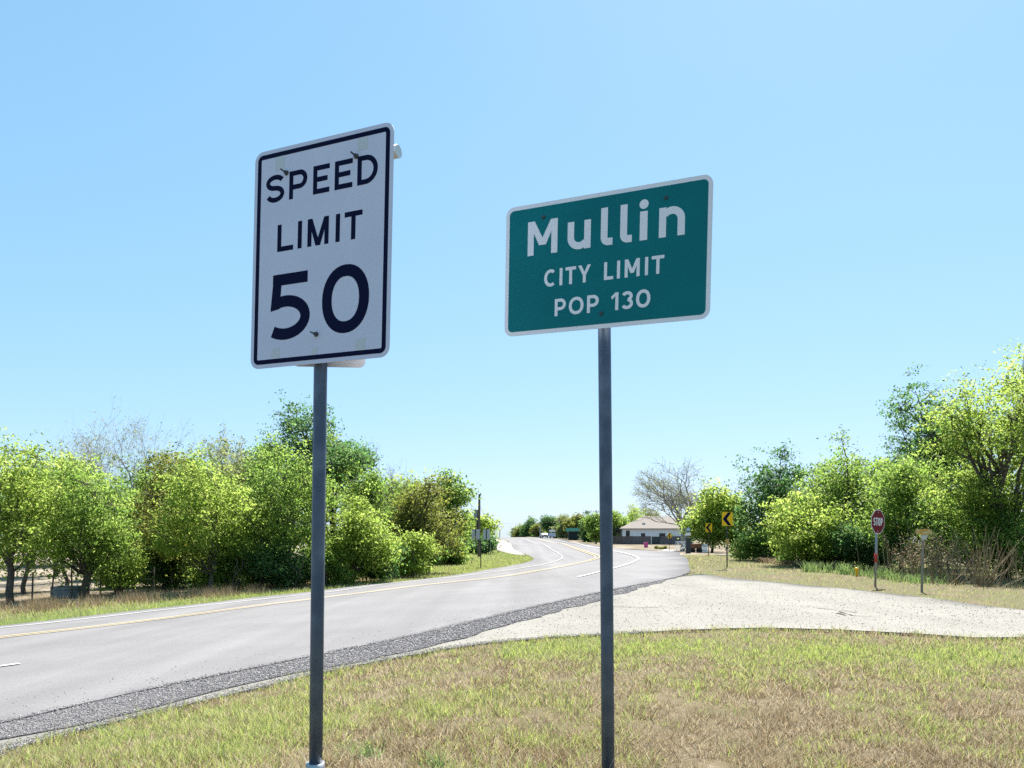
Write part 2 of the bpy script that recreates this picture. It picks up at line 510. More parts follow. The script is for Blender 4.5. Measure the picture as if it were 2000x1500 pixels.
def snoise(x, y, seed, scale, n=14):
    rg = np.random.RandomState(seed)
    o = np.zeros_like(np.asarray(x, float))
    for k in range(n):
        a = rg.uniform(0, 2 * math.pi); f = rg.uniform(.4, 1.8) / scale
        o = o + np.sin((x * math.cos(a) + y * math.sin(a)) * f * 2 * math.pi + rg.uniform(0, 6.28))
    return o / math.sqrt(n) * .7

def spline(P, step):
    """Catmull-Rom through 3-D points, resampled about every step metres"""
    P = [Vector(p) for p in P]
    out = []
    for i in range(len(P) - 1):
        p0, p1, p2, p3 = P[max(i - 1, 0)], P[i], P[i + 1], P[min(i + 2, len(P) - 1)]
        L = (p2 - p1).length
        t0, t1, t2, t3 = 0, max(1e-3, (p1 - p0).length) ** .5, 0, 0
        t1 = t0 + t1; t2 = t1 + max(1e-3, L) ** .5; t3 = t2 + max(1e-3, (p3 - p2).length) ** .5
        if i == 0: p0 = p1 - (p2 - p1); t1 = t0 + L ** .5; t2 = t1 + L ** .5; t3 = t2 + max(1e-3, (p3 - p2).length) ** .5
        if i == len(P) - 2: p3 = p2 + (p2 - p1); t3 = t2 + L ** .5
        m = max(1, int(L / step))
        for k in range(m):
            t = t1 + (t2 - t1) * k / m
            A1 = p0 * ((t1 - t) / (t1 - t0)) + p1 * ((t - t0) / (t1 - t0))
            A2 = p1 * ((t2 - t) / (t2 - t1)) + p2 * ((t - t1) / (t2 - t1))
            A3 = p2 * ((t3 - t) / (t3 - t2)) + p3 * ((t - t2) / (t3 - t2))
            B1 = A1 * ((t2 - t) / (t2 - t0)) + A2 * ((t - t0) / (t2 - t0))
            B2 = A2 * ((t3 - t) / (t3 - t1)) + A3 * ((t - t1) / (t3 - t1))
            out.append(B1 * ((t2 - t) / (t2 - t1)) + B2 * ((t - t1) / (t2 - t1)))
    out.append(P[-1])
    return out

def inside(x, y, poly):
    x = np.asarray(x, float); y = np.asarray(y, float)
    P = np.asarray(poly, float)[:, :2]
    r = np.zeros(x.shape, bool)
    j = len(P) - 1
    for i in range(len(P)):
        xi, yi, xj, yj = P[i, 0], P[i, 1], P[j, 0], P[j, 1]
        if yi != yj:
            c = ((yi > y) != (yj > y)) & (x < (xj - xi) * (y - yi) / (yj - yi) + xi)
            r ^= c
        j = i
    return r

def sheet(name, poly, off, m, label_kind='structure', fine=.8, skirt=.12):
    """ground-hugging polygon sheet; interior points keep it on the terrain"""
    P = [Vector((p[0], p[1])) for p in poly]
    n = len(P)
    A = np.array([(p.x, p.y) for p in P])
    pts = []
    for (s, r0, r1) in ((fine, 0, 25), (fine * 2.2, 25, 60), (fine * 5, 60, 500)):
        xs = np.arange(A[:, 0].min(), A[:, 0].max(), s)
        ys = np.arange(A[:, 1].min(), A[:, 1].max(), s)
        X, Y = np.meshgrid(xs, ys)
        X = X.ravel(); Y = Y.ravel()
        d = np.hypot(X, Y)
        k = (d >= r0) & (d < r1)
        X, Y = X[k], Y[k]
        k = inside(X, Y, A)
        X, Y = X[k], Y[k]
        if len(X):
            dm = np.min((X[:, None] - A[None, :, 0]) ** 2 + (Y[:, None] - A[None, :, 1]) ** 2, axis=1)
            k = dm > (s * .35) ** 2
            pts += list(zip(X[k], Y[k]))
    V2 = P + [Vector(p) for p in pts]
    vo, eo, fo, _, _, _ = delaunay_2d_cdt(V2, [(i, (i + 1) % n) for i in range(n)], [], 1, 1e-5)
    xy = np.array([(v.x, v.y) for v in vo])
    z = zf(xy[:, 0], xy[:, 1]) + off
    V = np.c_[xy, z]
    me = bpy.data.meshes.new(name)
    # skirt down round the outline
    ring = list(range(n))
    V = [tuple(v) for v in V]
    F = [tuple(f) for f in fo]
    b0 = len(V)
    if skirt:
        V += [(V[i][0], V[i][1], V[i][2] - skirt) for i in ring]
        F += [(i, (i + 1) % n, b0 + (i + 1) % n, b0 + i) for i in ring]
    me.from_pydata(V, [], F)
    me.update()
    for p in me.polygons:
        p.use_smooth = len(p.vertices) == 3
    # make the faces look up
    bm = bmesh.new(); bm.from_mesh(me)
    for f in bm.faces:
        if len(f.verts) == 3 and f.normal.z < 0: f.normal_flip()
    bm.to_mesh(me); bm.free()
    o = link(name, me, m)
    o['kind'] = label_kind
    return o

rng = np.random.RandomState(7)
road_r = spline(R3, 1.5)
road_l = spline(L3, 1.5)
def wob(P, amp, seed):
    out = []
    for i, p in enumerate(P):
        k = amp * min(1.0, max(.2, p.y / 20 if p.y > 0 else 1))
        out.append(Vector((p.x + k * math.sin(i * 1.7 + seed) * .5 + k * math.sin(i * .63 + 2 * seed) * .6, p.y + k * math.cos(i * 1.1 + seed) * .5, p.z)))
    return out
road_poly = [(p.x, p.y) for p in wob(road_r, .04, 1)] + [(p.x, p.y) for p in reversed(wob(road_l, .06, 2))]

# pale side road and shoulder
CAL_NEAR = [(0, 1474, 1.74), (150, 1432, 1.74), (300, 1396, 1.73), (500, 1350, 1.72), (620, 1320, 1.72), (755, 1291, 1.71), (860, 1272, 1.70), (960, 1258, 1.68), (1075, 1248, 1.65), (1198, 1242, 1.62),
            (1330, 1233, 1.61), (1500, 1229, 1.60), (1650, 1233, 1.60), (1800, 1241, 1.59), (1900, 1248, 1.58), (2000, 1247, 1.58), (2200, 1254, 1.56)]
CAL_FAR = [(2200, 1212, 1.62), (2000, 1194, 1.66), (1850, 1174, 1.68), (1704, 1157, 1.70), (1560, 1143, 1.68), (1440, 1131, 1.66), (1370, 1122, 1.66)]
near3 = [(-11.0, -14, -.55), (-7.2, -3, -.4)] + [gp(p[0], p[1]) for p in CAL_NEAR] + [(16, 9, -.1), (34, 2, -.1)]
far3 = [(36, 9, -.15), (22, 11.8, -.15)] + [gp(p[0], p[1]) for p in CAL_FAR]
near_s = wob(spline(near3, .6), .10, 3)
far_s = wob(spline(far3, .8), .14, 4)
# the sheet runs under the asphalt
under = [Vector((p[0] - .9, p[1] + .5, 0)) for p in R3[1:9]]
cal_poly = [(p.x, p.y) for p in near_s] + [(p.x, p.y) for p in far_s] + [(p.x, p.y) for p in reversed(under)]
GR_OUT = [(0, 1453, 1.83), (150, 1426, 1.82), (255, 1400, 1.82), (360, 1371, 1.81), (500, 1336, 1.80), (650, 1308, 1.79), (770, 1283, 1.78), (875, 1257, 1.77), (935, 1243, 1.77), (1000, 1221, 1.76), (1090, 1198, 1.75), (1168, 1175, 1.74), (1300, 1136, 1.68), (1350, 1119, 1.66)]
gr_out = wob(spline([(-12.6, -14, -.6), (-8.2, -3, -.5)] + [gp(p[0], p[1]) for p in GR_OUT], .35), .15, 5)
under2 = [Vector((p[0] - .35, p[1] + .2, 0)) for p in R3[1:9]]
grav_poly = [(p.x, p.y) for p in gr_out] + [(p.x, p.y) for p in reversed(under2)]

# ground ---------------------------------------------------------------------
na, nr = 300, 190
rad = np.concatenate([[0.0], np.exp(np.linspace(math.log(.5), math.log(2600), nr))])
ang = np.concatenate([np.linspace(-.75, .75, 201), np.linspace(.75, 2 * math.pi - .75, 101)[1:-1]])
na = len(ang)
RR, AA = np.meshgrid(rad[1:], ang, indexing='ij')
gx = np.concatenate([[0.0], (RR * np.sin(AA)).ravel()]); gy = np.concatenate([[0.0], (RR * np.cos(AA)).ravel()])
gz = zf(gx, gy)
gz = gz + np.where(inside(gx, gy, road_poly), -.10, 0) + np.where(inside(gx, gy, cal_poly), -.05, .015 * snoise(gx, gy, 5, 2.2) * (np.hypot(gx, gy) < 40))
F = [(0, 1 + i, 1 + (i + 1) % na) for i in range(na)]
idx = 1 + np.arange((len(rad) - 2) * na)
ii = idx; jj = 1 + ((idx - 1) // na) * na + ((idx - 1) % na + 1) % na
Q = np.c_[ii, jj, jj + na, ii + na]

white_bank = [PX(962, 1049, 1.2)[:2], (-5.2, 150), (-4.4, 185), (-2.0, 178), (-.6, 140), (.2, 108), (1.2, 92), (1.6, 80), (.6, 84), (-1.2, 92), (-3.0, 100), (-5.0, 108), (-6.2, 125)]

def green_at(x, y):
    """how green (1) or dry (0) the turf is, from the photograph's zones"""
    x = np.asarray(x, float); y = np.asarray(y, float)
    g = .22 + .17 * snoise(x, y, 11, 2.6) + .24 * snoise(x, y, 12, .7)
    # near verge: greener to the left and along the pale road, brown towards the right front
    py = HY + 1.45 * FPX / np.maximum(y, .5)
    px = HX + x / np.maximum(y, .5) * FPX
    nearz = (y < 14) & (y > 1)
    g = g + np.where(nearz, .16 * np.exp(-((px - 250) / 500) ** 2), 0)
    e = np.exp(-((py - 1262 - np.clip((px - 1500) * .03, -30, 40)) / 24) ** 2) * ((px > 980))
    g = g + np.where(nearz, .62 * e, 0)
    g = g - np.where(nearz, .20 * np.exp(-((px - 1450) / 480) ** 2 - ((py - 1460) / 120) ** 2), 0)
    # far side verge: lush by the asphalt, dry further back
    t = (x + 13.9) * -.88 + (y - 20.9) * .47   # metres left of the far asphalt edge
    fv = (t > -.5) & (y < 60) & (x < 1)
    g = np.where(fv, np.clip(1.15 - .17 * t, .25, .97) + .10 * snoise(x, y, 13, 1.4), g)
    fv2 = (t > -.5) & (y >= 45) & (x < 3)
    g = np.where(fv2, .86 + .12 * snoise(x, y, 14, 3.0), g)
    # dry pasture behind the trees
    g = np.where((y > 36) & (x < -20), .06 + .12 * snoise(x, y, 15, 5), g)
    # right verge: patchy and short
    rv = (y > 15) & (x > 6.5) & (y < 70)
    g = np.where(rv, .52 + .22 * snoise(x, y, 16, 2.5), g)
    g = np.where((y > 95) & (x > 12), .22 + .16 * snoise(x, y, 17, 6), g)
    return np.clip(g, 0, 1)

gt = green_at(gx, gy)
gt = np.where((gy < 15) & (gy > -20), .34 + .3 * gt, gt)
Vg = np.c_[gx, gy, gz]
me = bpy.data.meshes.new('ground')
me.from_pydata([tuple(v) for v in Vg], [], F + [tuple(q) for q in Q])
a = me.attributes.new('tint', 'FLOAT', 'POINT')
a.data.foreach_set('value', gt.astype(np.float32))
me.update()
me.polygons.foreach_set('use_smooth', [True] * len(me.polygons))
ground = link('ground', me, M['ground'])
bm = bmesh.new(); bm.from_mesh(me); bmesh.ops.recalc_face_normals(bm, faces=bm.faces)
if sum(f.normal.z for f in bm.faces) < 0:
    for f in bm.faces: f.normal_flip()
bm.to_mesh(me); bm.free()
tag(ground, kind='structure')

side_road = sheet('gravel_road', cal_poly, .026, M['caliche'], skirt=.03)
shoulder = sheet('gravel_shoulder', grav_poly, .038, M['gravel_bed'], fine=.5, skirt=.012)
road = sheet('road', road_poly, .052, M['asphalt'])
bank = sheet('white_bank', white_bank, .06, M['bank'], fine=.6, skirt=.3)

# road markings ---------------------------------------------------------------
bvh = BVHTree.FromPolygons([v.co.copy() for v in road.data.vertices], [tuple(p.vertices) for p in road.data.polygons])
def drop(x, y, off):
    h = bvh.ray_cast(Vector((x, y, 60)), Vector((0, 0, -1)))
    z = h[0].z if h[0] is not None else z1(x, y) + .052
    return z + off
def line(name, P, w, m, shift=0.0, step=.7):
    S = spline(P, step)
    V, F = [], []
    for i, p in enumerate(S):
        t = (S[min(i + 1, len(S) - 1)] - S[max(i - 1, 0)]); t.z = 0; t.normalize()
        nrm = Vector((-t.y, t.x, 0))
        off = .008 + .0006 * p.y
        for s in (-w / 2, w / 2):
            q = p + nrm * (s + shift)
            V.append((q.x, q.y, drop(q.x, q.y, off)))
    F = [(2 * i, 2 * i + 1, 2 * i + 3, 2 * i + 2) for i in range(len(S) - 1)]
    me = bpy.data.meshes.new(name)
    me.from_pydata(V, [], F)
    bm = bmesh.new(); bm.from_mesh(me)
    for f in bm.faces:
        if f.normal.z < 0: f.normal_flip()
    bm.to_mesh(me); bm.free()
    return link(name, me, m, road)
line('white_line', WL, .085, M['line_white'])
line('yellow_line', YL, .11, M['line_yellow'], .19)
line('yellow_line', YL, .11, M['line_yellow'], -.19)
line('white_line', RL, .20, M['line_white'])
d0 = PX(38, 1301, 2.13); d1 = PX(-400, 1352, 2.13)
line('lane_dash', [d1, d0], .15, M['line_white'])
dd = Vector(d0) - Vector(d1)
# tyre darkened patch and cracks
def crack(P, w):
    o = line('crack', [gp(*p) for p in P], w, M['crack'], step=.25)
    for v in o.data.vertices:
        v.co.z = z1(v.co.x, v.co.y) + .036
    rr = random.Random(len(P))
    for i in range(0, len(o.data.vertices), 2):
        dx = rr.uniform(-.05, .05); k = rr.uniform(.2, 1.3)
        a_, b_ = o.data.vertices[i].co, o.data.vertices[i + 1].co
        c = (a_ + b_) / 2
        a_ += Vector((dx, dx, 0)); b_ += Vector((dx, dx, 0))
        o.data.vertices[i].co = c + (a_ - c) * k
        o.data.vertices[i + 1].co = c + (b_ - c) * k
    o.parent = side_road
crack([(1597, 1190), (1640, 1195), (1675, 1199)], .05)
crack([(1633, 1201), (1652, 1205)], .10)
crack([(1640, 1197), (1668, 1205), (1705, 1208)], .05)
crack([(1200, 1187), (1260, 1189), (1300, 1188)], .05)

# ------------------------------------------------------------------ turf and stones
def blades(name, x, y, h, w, tint, lean=.45, seg=2, seed=1, m='grass', label=None, z=None):
    rg = np.random.RandomState(seed)
    n = len(x)
    z = (zf(x, y) if z is None else z)
    a = rg.uniform(0, 2 * math.pi, n)
    ux, uy = np.cos(a), np.sin(a)
    b = rg.uniform(0, 2 * math.pi, n)
    ln = rg.uniform(.1, 1.0, n) * lean * h * 2
    lx, ly = np.cos(b) * ln, np.sin(b) * ln
    base = np.c_[x, y, z - .01]
    s = np.c_[ux * w / 2, uy * w / 2, np.zeros(n)]
    tip = base + np.c_[lx, ly, h]
    if seg == 2:
        mid = base + np.c_[lx * .35, ly * .35, h * .62]
        V = np.stack([base - s, base + s, mid + s * .7, mid - s * .7, tip], 1).reshape(-1, 3)
        k = np.arange(n)[:, None] * 5
        Fq = np.concatenate([k + np.array([[0, 1, 2]]), k + np.array([[0, 2, 3]]), k + np.array([[3, 2, 4]])], 1).reshape(-1, 3)
        tt = np.repeat(tint, 3)
    else:
        V = np.stack([base - s, base + s, tip], 1).reshape(-1, 3)
        Fq = np.arange(n * 3).reshape(-1, 3)
        tt = tint
    o = link(name, mesh_np(name, V, Fq, tt), M[m])
    tag(o, kind='stuff')
    if label: o['label'] = label
    return o

def scatter(n, f, seed):
    rg = np.random.RandomState(seed)
    return f(rg, n)

def keep_turf(x, y):
    k = ~inside(x, y, road_poly) & ~inside(x, y, cal_poly) & ~inside(x, y, white_bank)
    return k

# foreground turf: density falls with distance
def fore(rg, n):
    Y = 3.9 * (14.5 / 3.9) ** (rg.uniform(0, 1, n) ** 1.0)
    X = rg.uniform(-.74, .76, n) * Y
    return X, Y
x, y = fore(np.random.RandomState(21), 350000)
k = keep_turf(x, y)
# bare scuffs
cl = snoise(x, y, 31, .35) + .8 * snoise(x, y, 33, .12)
k &= (cl + np.random.RandomState(22).uniform(-.9, .9, len(x))) > -1.0
x, y = x[k], y[k]
rg = np.random.RandomState(23)
g = green_at(x, y)
fr = rg.uniform(0, 1, len(x))
tint = np.where(fr < g, .56 + .44 * rg.uniform(0, 1, len(x)), rg.uniform(0, .46, len(x)))
br = snoise(x, y, 35, .9) + .8 * snoise(x, y, 36, .28)
pxx = HX + x / y * FPX; pyy = HY + 1.42 * FPX / y
br = br + 1.5 * np.exp(-((pxx - 1420) / 480) ** 2 - ((pyy - 1470) / 90) ** 2) + .45 * (pxx > 980) - .30
tint = np.where((tint < .5) & (rg.uniform(-1.1, 1.1, len(x)) < np.minimum(br, .0)), rg.uniform(.33, .46, len(x)), tint)
h = np.where(tint > .55, rg.uniform(.03, .10, len(x)), rg.uniform(.025, .085, len(x))) * (1 + .35 * snoise(x, y, 32, .7))
h = np.clip(.82 * h * (1 + .5 * snoise(x, y, 34, .2)) * np.where(rg.uniform(0, 1, len(x)) < .025, 1.9, 1.0), .012, .2)
w = rg.uniform(.0038, .0078, len(x)) * np.clip(y / 6, .8, 1.6)
gk = tint > .5
lab_ = 'short half dry turf round the two sign posts'
blades('grass', x[gk], y[gk], h[gk], w[gk], tint[gk], .55, 2, 24, label='green blades in the turf round the two sign posts')
blades('grass', x[~gk], y[~gk], h[~gk], w[~gk] * 1.15, tint[~gk], .75, 1, 27, label='dry straw blades in the turf round the two sign posts')

# the same turf goes on past the frame
rg = np.random.RandomState(28)
x = rg.uniform(-9, 26, 150000); y = rg.uniform(.5, 16, 150000)
k = keep_turf(x, y) & (np.abs(x / y) > .72) & (np.hypot(x, y) < 24)
x, y = x[k], y[k]
g = green_at(x, y)
tint = np.where(rg.uniform(0, 1, len(x)) < g, rg.uniform(.56, 1, len(x)), rg.uniform(0, .46, len(x)))
blades('grass', x, y, rg.uniform(.03, .09, len(x)), rg.uniform(.010, .018, len(x)), tint, .7, 1, 29, label='turf continuing to the sides of the two sign posts')

# fringe over the pale edge
fx, fy = [], []
rg = np.random.RandomState(25)
for p in near_s:
    if 3 < p.y < 15:
        n = 120
        sg_ = .20 if p.x < 0 else .13
        fx += list(p.x - .06 + rg.normal(0, sg_, n)); fy += list(p.y + .03 + rg.normal(0, sg_, n))
fx, fy = np.array(fx), np.array(fy)
blades('grass', fx, fy, rg.uniform(.02, .09, len(fx)) * np.where(fx > 0, 1.35, 1.0), rg.uniform(.004, .008, len(fx)), np.where(rg.uniform(0, 1, len(fx)) < .55, rg.uniform(.6, 1, len(fx)), rg.uniform(0, .5, len(fx))), .6, 2, 26, label='ragged turf edge along the pale shoulder')

# far verge turf
def strip_pts(rg, n, P, lo, hi):
    S = np.array([(p.x, p.y) for p in P])
    i = rg.randint(0, len(S) - 1, n)
    t = rg.uniform(0, 1, n)[:, None]
    q = S[i] * (1 - t) + S[i + 1] * t
    d = S[i + 1] - S[i]
    d = d / np.linalg.norm(d, axis=1)[:, None]
    nn = np.c_[-d[:, 1], d[:, 0]]
    return (q + nn * rg.uniform(lo, hi, n)[:, None]).T
rg = np.random.RandomState(41)
lv = [p for p in road_l if 12 < p.y < 72]
x, y = strip_pts(rg, 60000, lv, -.15, 6.5)
k = ~inside(x, y, road_poly); x, y = x[k], y[k]
g = green_at(x, y)
tint = np.where(rg.uniform(0, 1, len(x)) < g, rg.uniform(.62, 1, len(x)), rg.uniform(0, .5, len(x)))
h = rg.uniform(.06, .20, len(x)) * np.where(tint > .55, 1, 1.3)
blades('grass', x, y, h, rg.uniform(.014, .028, len(x)) * np.clip(y / 30, .7, 1.6), tint, .5, 1, 42, label='green verge grass along the far side of the highway')
# tall dead weeds under the trees
S = [gp(px, py) for px, py in ((-60, 1200), (90, 1196), (180, 1186), (300, 1178), (430, 1168), (520, 1160))]
x, y = strip_pts(rg, 5500, spline(S, 1), -.1, 1.9)
k = snoise(x, y, 45, 1.6) > -.1; x, y = x[k], y[k]
blades('dead_weeds', x, y, rg.uniform(.15, .55, len(x)), rg.uniform(.012, .022, len(x)), rg.uniform(0, .8, len(x)), .35, 1, 43, 'dry', 'tall brown dead weeds at the foot of the trees across the highway')
# right verge turf
x = rg.uniform(5, 26, 72000); y = rg.uniform(14, 75, 72000)
px_ = HX + x / y * FPX
k = keep_turf(x, y) & (px_ > 1330) & (px_ < 2150) & (y < 62)
x, y = x[k], y[k]
g = green_at(x, y)
tint = np.where(rg.uniform(0, 1, len(x)) < g, rg.uniform(.6, 1, len(x)), rg.uniform(0, .5, len(x)))
blades('grass', x, y, rg.uniform(.03, .12, len(x)), rg.uniform(.012, .026, len(x)) * np.clip(y / 30, .7, 1.5), tint, .6, 1, 44, label='patchy mown verge beyond the pale side road')
# bank grass at the bend
x = rg.uniform(-14, 2, 26000); y = rg.uniform(60, 150, 26000)
k = keep_turf(x, y); x, y = x[k], y[k]
blades('grass', x, y, rg.uniform(.1, .3, len(x)), rg.uniform(.04, .08, len(x)), rg.uniform(.45, 1, len(x)), .5, 1, 46, label='green grass on the inside of the bend')

# stones
OCT = np.array([(1, 0, 0), (-1, 0, 0), (0, 1, 0), (0, -1, 0), (0, 0, 1), (0, 0, -1)], float)
OCF = np.array([(0, 2, 4), (2, 1, 4), (1, 3, 4), (3, 0, 4), (2, 0, 5), (1, 2, 5), (3, 1, 5), (0, 3, 5)])
def stones(name, x, y, s, tint, m, seed, off, label):
    rg = np.random.RandomState(seed)
    n = len(x)
    z = zf(x, y) + off
    sc = s[:, None] * rg.uniform(.55, 1.15, (n, 3)) * np.array([1, 1, .65])
    q = rg.normal(size=(n, 3, 3))
    q, _ = np.linalg.qr(q)
    V = (OCT[None] * (1 + rg.uniform(-.25, .25, (n, 6, 1)))) * s[:, None, None] * rg.uniform(.6, 1.15, (n, 1, 3))
    V = np.einsum('nij,nkj->nki', q, V)
    V[:, :, 2] *= .75
    V += np.c_[x, y, z + s * .3][:, None, :]
    Fq = (np.arange(n)[:, None, None] * 6 + OCF[None]).reshape(-1, 3)
    o = link(name, mesh_np(name, V.reshape(-1, 3), Fq, np.repeat(tint, 8)), M[m])
    return tag(o, label, kind='stuff')
rg = np.random.RandomState(51)
def in_poly_pts(poly, n, ymin, ymax, rg):
    A = np.array(poly)
    X, Y = [], []
    c = 0
    Yc = ymin * (ymax / ymin) ** rg.uniform(0, 1, n)
    Xc = rg.uniform(-.72, .72, n) * Yc
    k = inside(Xc, Yc, A)
    return Xc[k], Yc[k]
x, y = in_poly_pts(grav_poly, 330000, 5, 26, rg)
k = ~inside(x + .05, y - .03, road_poly) | (rg.uniform(0, 1, len(x)) < .06)
x, y = x[k][:36000], y[k][:36000]
stones('gravel', x, y, rg.uniform(.005, .015, len(x)) * np.clip(y / 9, .8, 1.5), np.clip(rg.normal(.45, .18, len(x)), 0, 1), 'stone_dark', 52, .038, 'dark loose gravel along the asphalt edge')
x, y = strip_pts(rg, 1400, [p for p in road_r if 5 < p.y < 26], 0, 1.5)
k = rg.uniform(0, 1, len(x)) < .5
x, y = x[k], y[k]
stones('gravel', x, y, rg.uniform(.004, .012, len(x)), rg.uniform(0, .7, len(x)), 'stone_dark', 53, .052, 'stray dark chippings on the asphalt')
x, y = strip_pts(rg, 9000, [p for p in road_r if 4 < p.y < 26], 0, 1)
e_ = np.abs(rg.normal(0, .07, len(x)))
x, y = strip_pts(rg, 9000, [p for p in road_r if 4 < p.y < 26], -.05, .05)
k = rg.uniform(0, 1, len(x)) < np.clip(.55 + .5 * snoise(x, y, 57, 1.1), 0, 1)
x, y, e_ = x[k], y[k], e_[k]
nx, ny = -.88, .47
x = x + nx * e_; y = y + ny * e_
stones('gravel', x, y, rg.uniform(.005, .013, len(x)), np.clip(rg.normal(.4, .25, len(x)), 0, 1), 'stone_dark', 55, .050, 'dark chippings spilling over the asphalt edge')
x, y = strip_pts(rg, 9000, [p for p in near_s if 3 < p.y < 14 and p.x < 2.5], -.05, .05)
x = x + rg.normal(-.06, .12, len(x)); y = y + rg.normal(.03, .10, len(x))
k = ~inside(x, y, road_poly); x, y = x[k], y[k]
stones('gravel', x, y, rg.uniform(.004, .011, len(x)), np.clip(rg.normal(.55, .3, len(x)), 0, 1), 'stone_dark', 58, .030, 'mixed grit where the turf meets the pale shoulder')
x, y = in_poly_pts(cal_poly, 90000, 5, 28, rg)
k = ~inside(x, y, grav_poly) & ~inside(x, y, road_poly)
x, y = x[k][:4500], y[k][:4500]
stones('gravel', x, y, rg.uniform(.003, .008, len(x)) * np.clip(y / 9, .8, 1.8), rg.uniform(0, 1, len(x)), 'stone_pale', 54, .030, 'pale loose stones on the side road')

# ------------------------------------------------------------------ lettering
def ell(cx, cy, rx, ry, a0, a1, n=16, e=2.0):
    P = []
    for k in range(n + 1):
        a = R(a0 + (a1 - a0) * k / n)
        c, s = math.cos(a), math.sin(a)
        P.append((cx + rx * math.copysign(abs(c) ** (2 / e), c), cy + ry * math.copysign(abs(s) ** (2 / e), s)))
    return P

def glyph(b, ch, x, z, W, h, s, y0, y1, xh=None, vtx=0.0):
    """draws one character, outer box W x h, stroke s, lower left at (x, z)"""
    q = s / 2
    st, po = [], []
    if ch == 'L': st = [[(q, h), (q, 0)], [(s, q), (W, q)]]
    elif ch == 'I': st = [[(W / 2, h), (W / 2, 0)]]
    elif ch == 'T': st = [[(0, h - q), (W, h - q)], [(W / 2, h - s), (W / 2, 0)]]
    elif ch == 'E': st = [[(q, h), (q, 0)], [(s, h - q), (W, h - q)], [(s, h * .51), (W * .88, h * .51)], [(s, q), (W, q)]]
    elif ch == 'P':
        ym = h * .42
        ry = (h - q - ym) / 2
        rx = min(ry, W - q - s)
        st = [[(q, h), (q, 0)], [(s, h - q)] + ell(W - q - rx, ym + ry, rx, ry, 90, -90, 14) + [(s, ym)]]
    elif ch == 'D':
        rx = (W - s) * .62
        st = [[(q, h), (q, 0)], [(s, h - q)] + ell(W - q - rx, h / 2, rx, h / 2 - q, 90, -90, 18) + [(s, q)]]
    elif ch in 'O0': st = [ell(W / 2, h / 2, W / 2 - q, h / 2 - q, 0, 360 - 360 / 36, 35, 2.15)]
    elif ch == 'C': st = [ell(W * .54, h / 2, W * .54 - q, h / 2 - q, 52, 308, 24, 2.1)]
    elif ch == 'S':
        yc = h * .515
        st = [ell(W / 2, (yc + h - q) / 2, W / 2 - q, (h - q - yc) / 2, 22, 262, 18)[:-1] +
              ell(W / 2, (q + yc) / 2, W / 2 - q, (yc - q) / 2, 82, -160, 18)]
    elif ch == '5':
        cx = W * .40
        st = [[(W * .075, h - q), (W * .93, h - q)],
              ell(cx, h * .335, W - q - cx, h * .335 - q, 114, -128, 26)]
        st[1] = st[1]
        po = [[(W * .075, h - s), (W * .29, h - s), (W * .255, h * .475), (W * .03, h * .45)]]
    elif ch == '1':
        st = [[(W - q, h), (W - q, 0)]]
        po = [[(0, h * .70), (W * .12, h * .82 - .24 * s), (W - s, h), (W - s, h * .80), (W * .2, h * .60)]]
        po = [[(0, h * .77), (W - s, h), (W - s, h * .80), (W * .14, h * .62)]]
    elif ch == '3':
        yc = h * .53
        st = [ell(W * .46, (yc + h - q) / 2, W * .50 - q, (h - q - yc) / 2, 158, -84, 18)[:-1],
              ell(W * .46, (q + yc) / 2, W * .54 - q, (yc - q) / 2, 84, -152, 18)]
    elif ch == 'M':
        st = [[(q, h), (q, 0)], [(W - q, h), (W - q, 0)]]
        e = s * .56
        po = [[(s * .15, h), (s * 1.12, h), (W / 2 + e, vtx * h), (W / 2 - e, vtx * h)], [(W - s * 1.12, h), (W - s * .15, h), (W / 2 + e, vtx * h), (W / 2 - e, vtx * h)]]
    elif ch == 'Y':
        e = s * .5
        po = [[(0, h), (s * 1.12, h), (W / 2 + e, h * .42), (W / 2 - e, h * .42)], [(W - s * 1.12, h), (W, h), (W / 2 + e, h * .42), (W / 2 - e, h * .42)]]
        st = [[(W / 2, h * .43), (W / 2, 0)]]
    elif ch == 'u':
        rx = (W - s) / 2
        st = [[(q, xh), (q, rx + q)] + ell(W / 2, rx + q, rx, rx, 180, 320, 14), [(W - q, xh), (W - q, 0)]]
    elif ch == 'n':
        rx = (W - s) / 2
        st = [[(q, xh), (q, 0)], ell(W / 2, xh - rx - q, rx, rx, 140, 0, 14) + [(W - q, 0)]]
    elif ch == 'l':
        r = W - s * .9
        st = [[(q, h), (q, r + q * .6)] + ell(q + r * .75, r * .75 + q, r * .75, r * .75, 180, 270, 8) + [(W, q)]]
    elif ch == 'i':
        st = [[(W / 2, xh), (W / 2, 0)]]
        po = [[(W / 2 + s * .60 * math.cos(t * math.pi / 9), h - s * .55 + s * .60 * math.sin(t * math.pi / 9)) for t in range(18)]]
    k = 0
    for P in st:
        b.strip([(x + p[0], z + p[1]) for p in P], s, y0 - .00012 * k, y1, closed=(ch in 'O0'))
        k += 1
    for P in po:
        b.prism([(x + p[0], z + p[1]) for p in P], y0 - .00012 * k, y1)
        k += 1

def word(parent, name, letters, z, h, s, m, y0, y1, W=1.0, x_off=0.0, **kw):
    """letters: (char, left u, right u) with u in 0..1.. across the panel"""
    for ch, u0, u1 in letters:
        b = B()
        glyph(b, ch, u0 + x_off, z, u1 - u0, h, s, y0, y1, **kw)
        b.build(name, m, parent)

def place(o, p, yaw, pitch, roll, base):
    o.rotation_mode = 'YXZ'
    o.rotation_euler = (pitch, roll, yaw)
    o.location = Vector(p) - Vector(base)

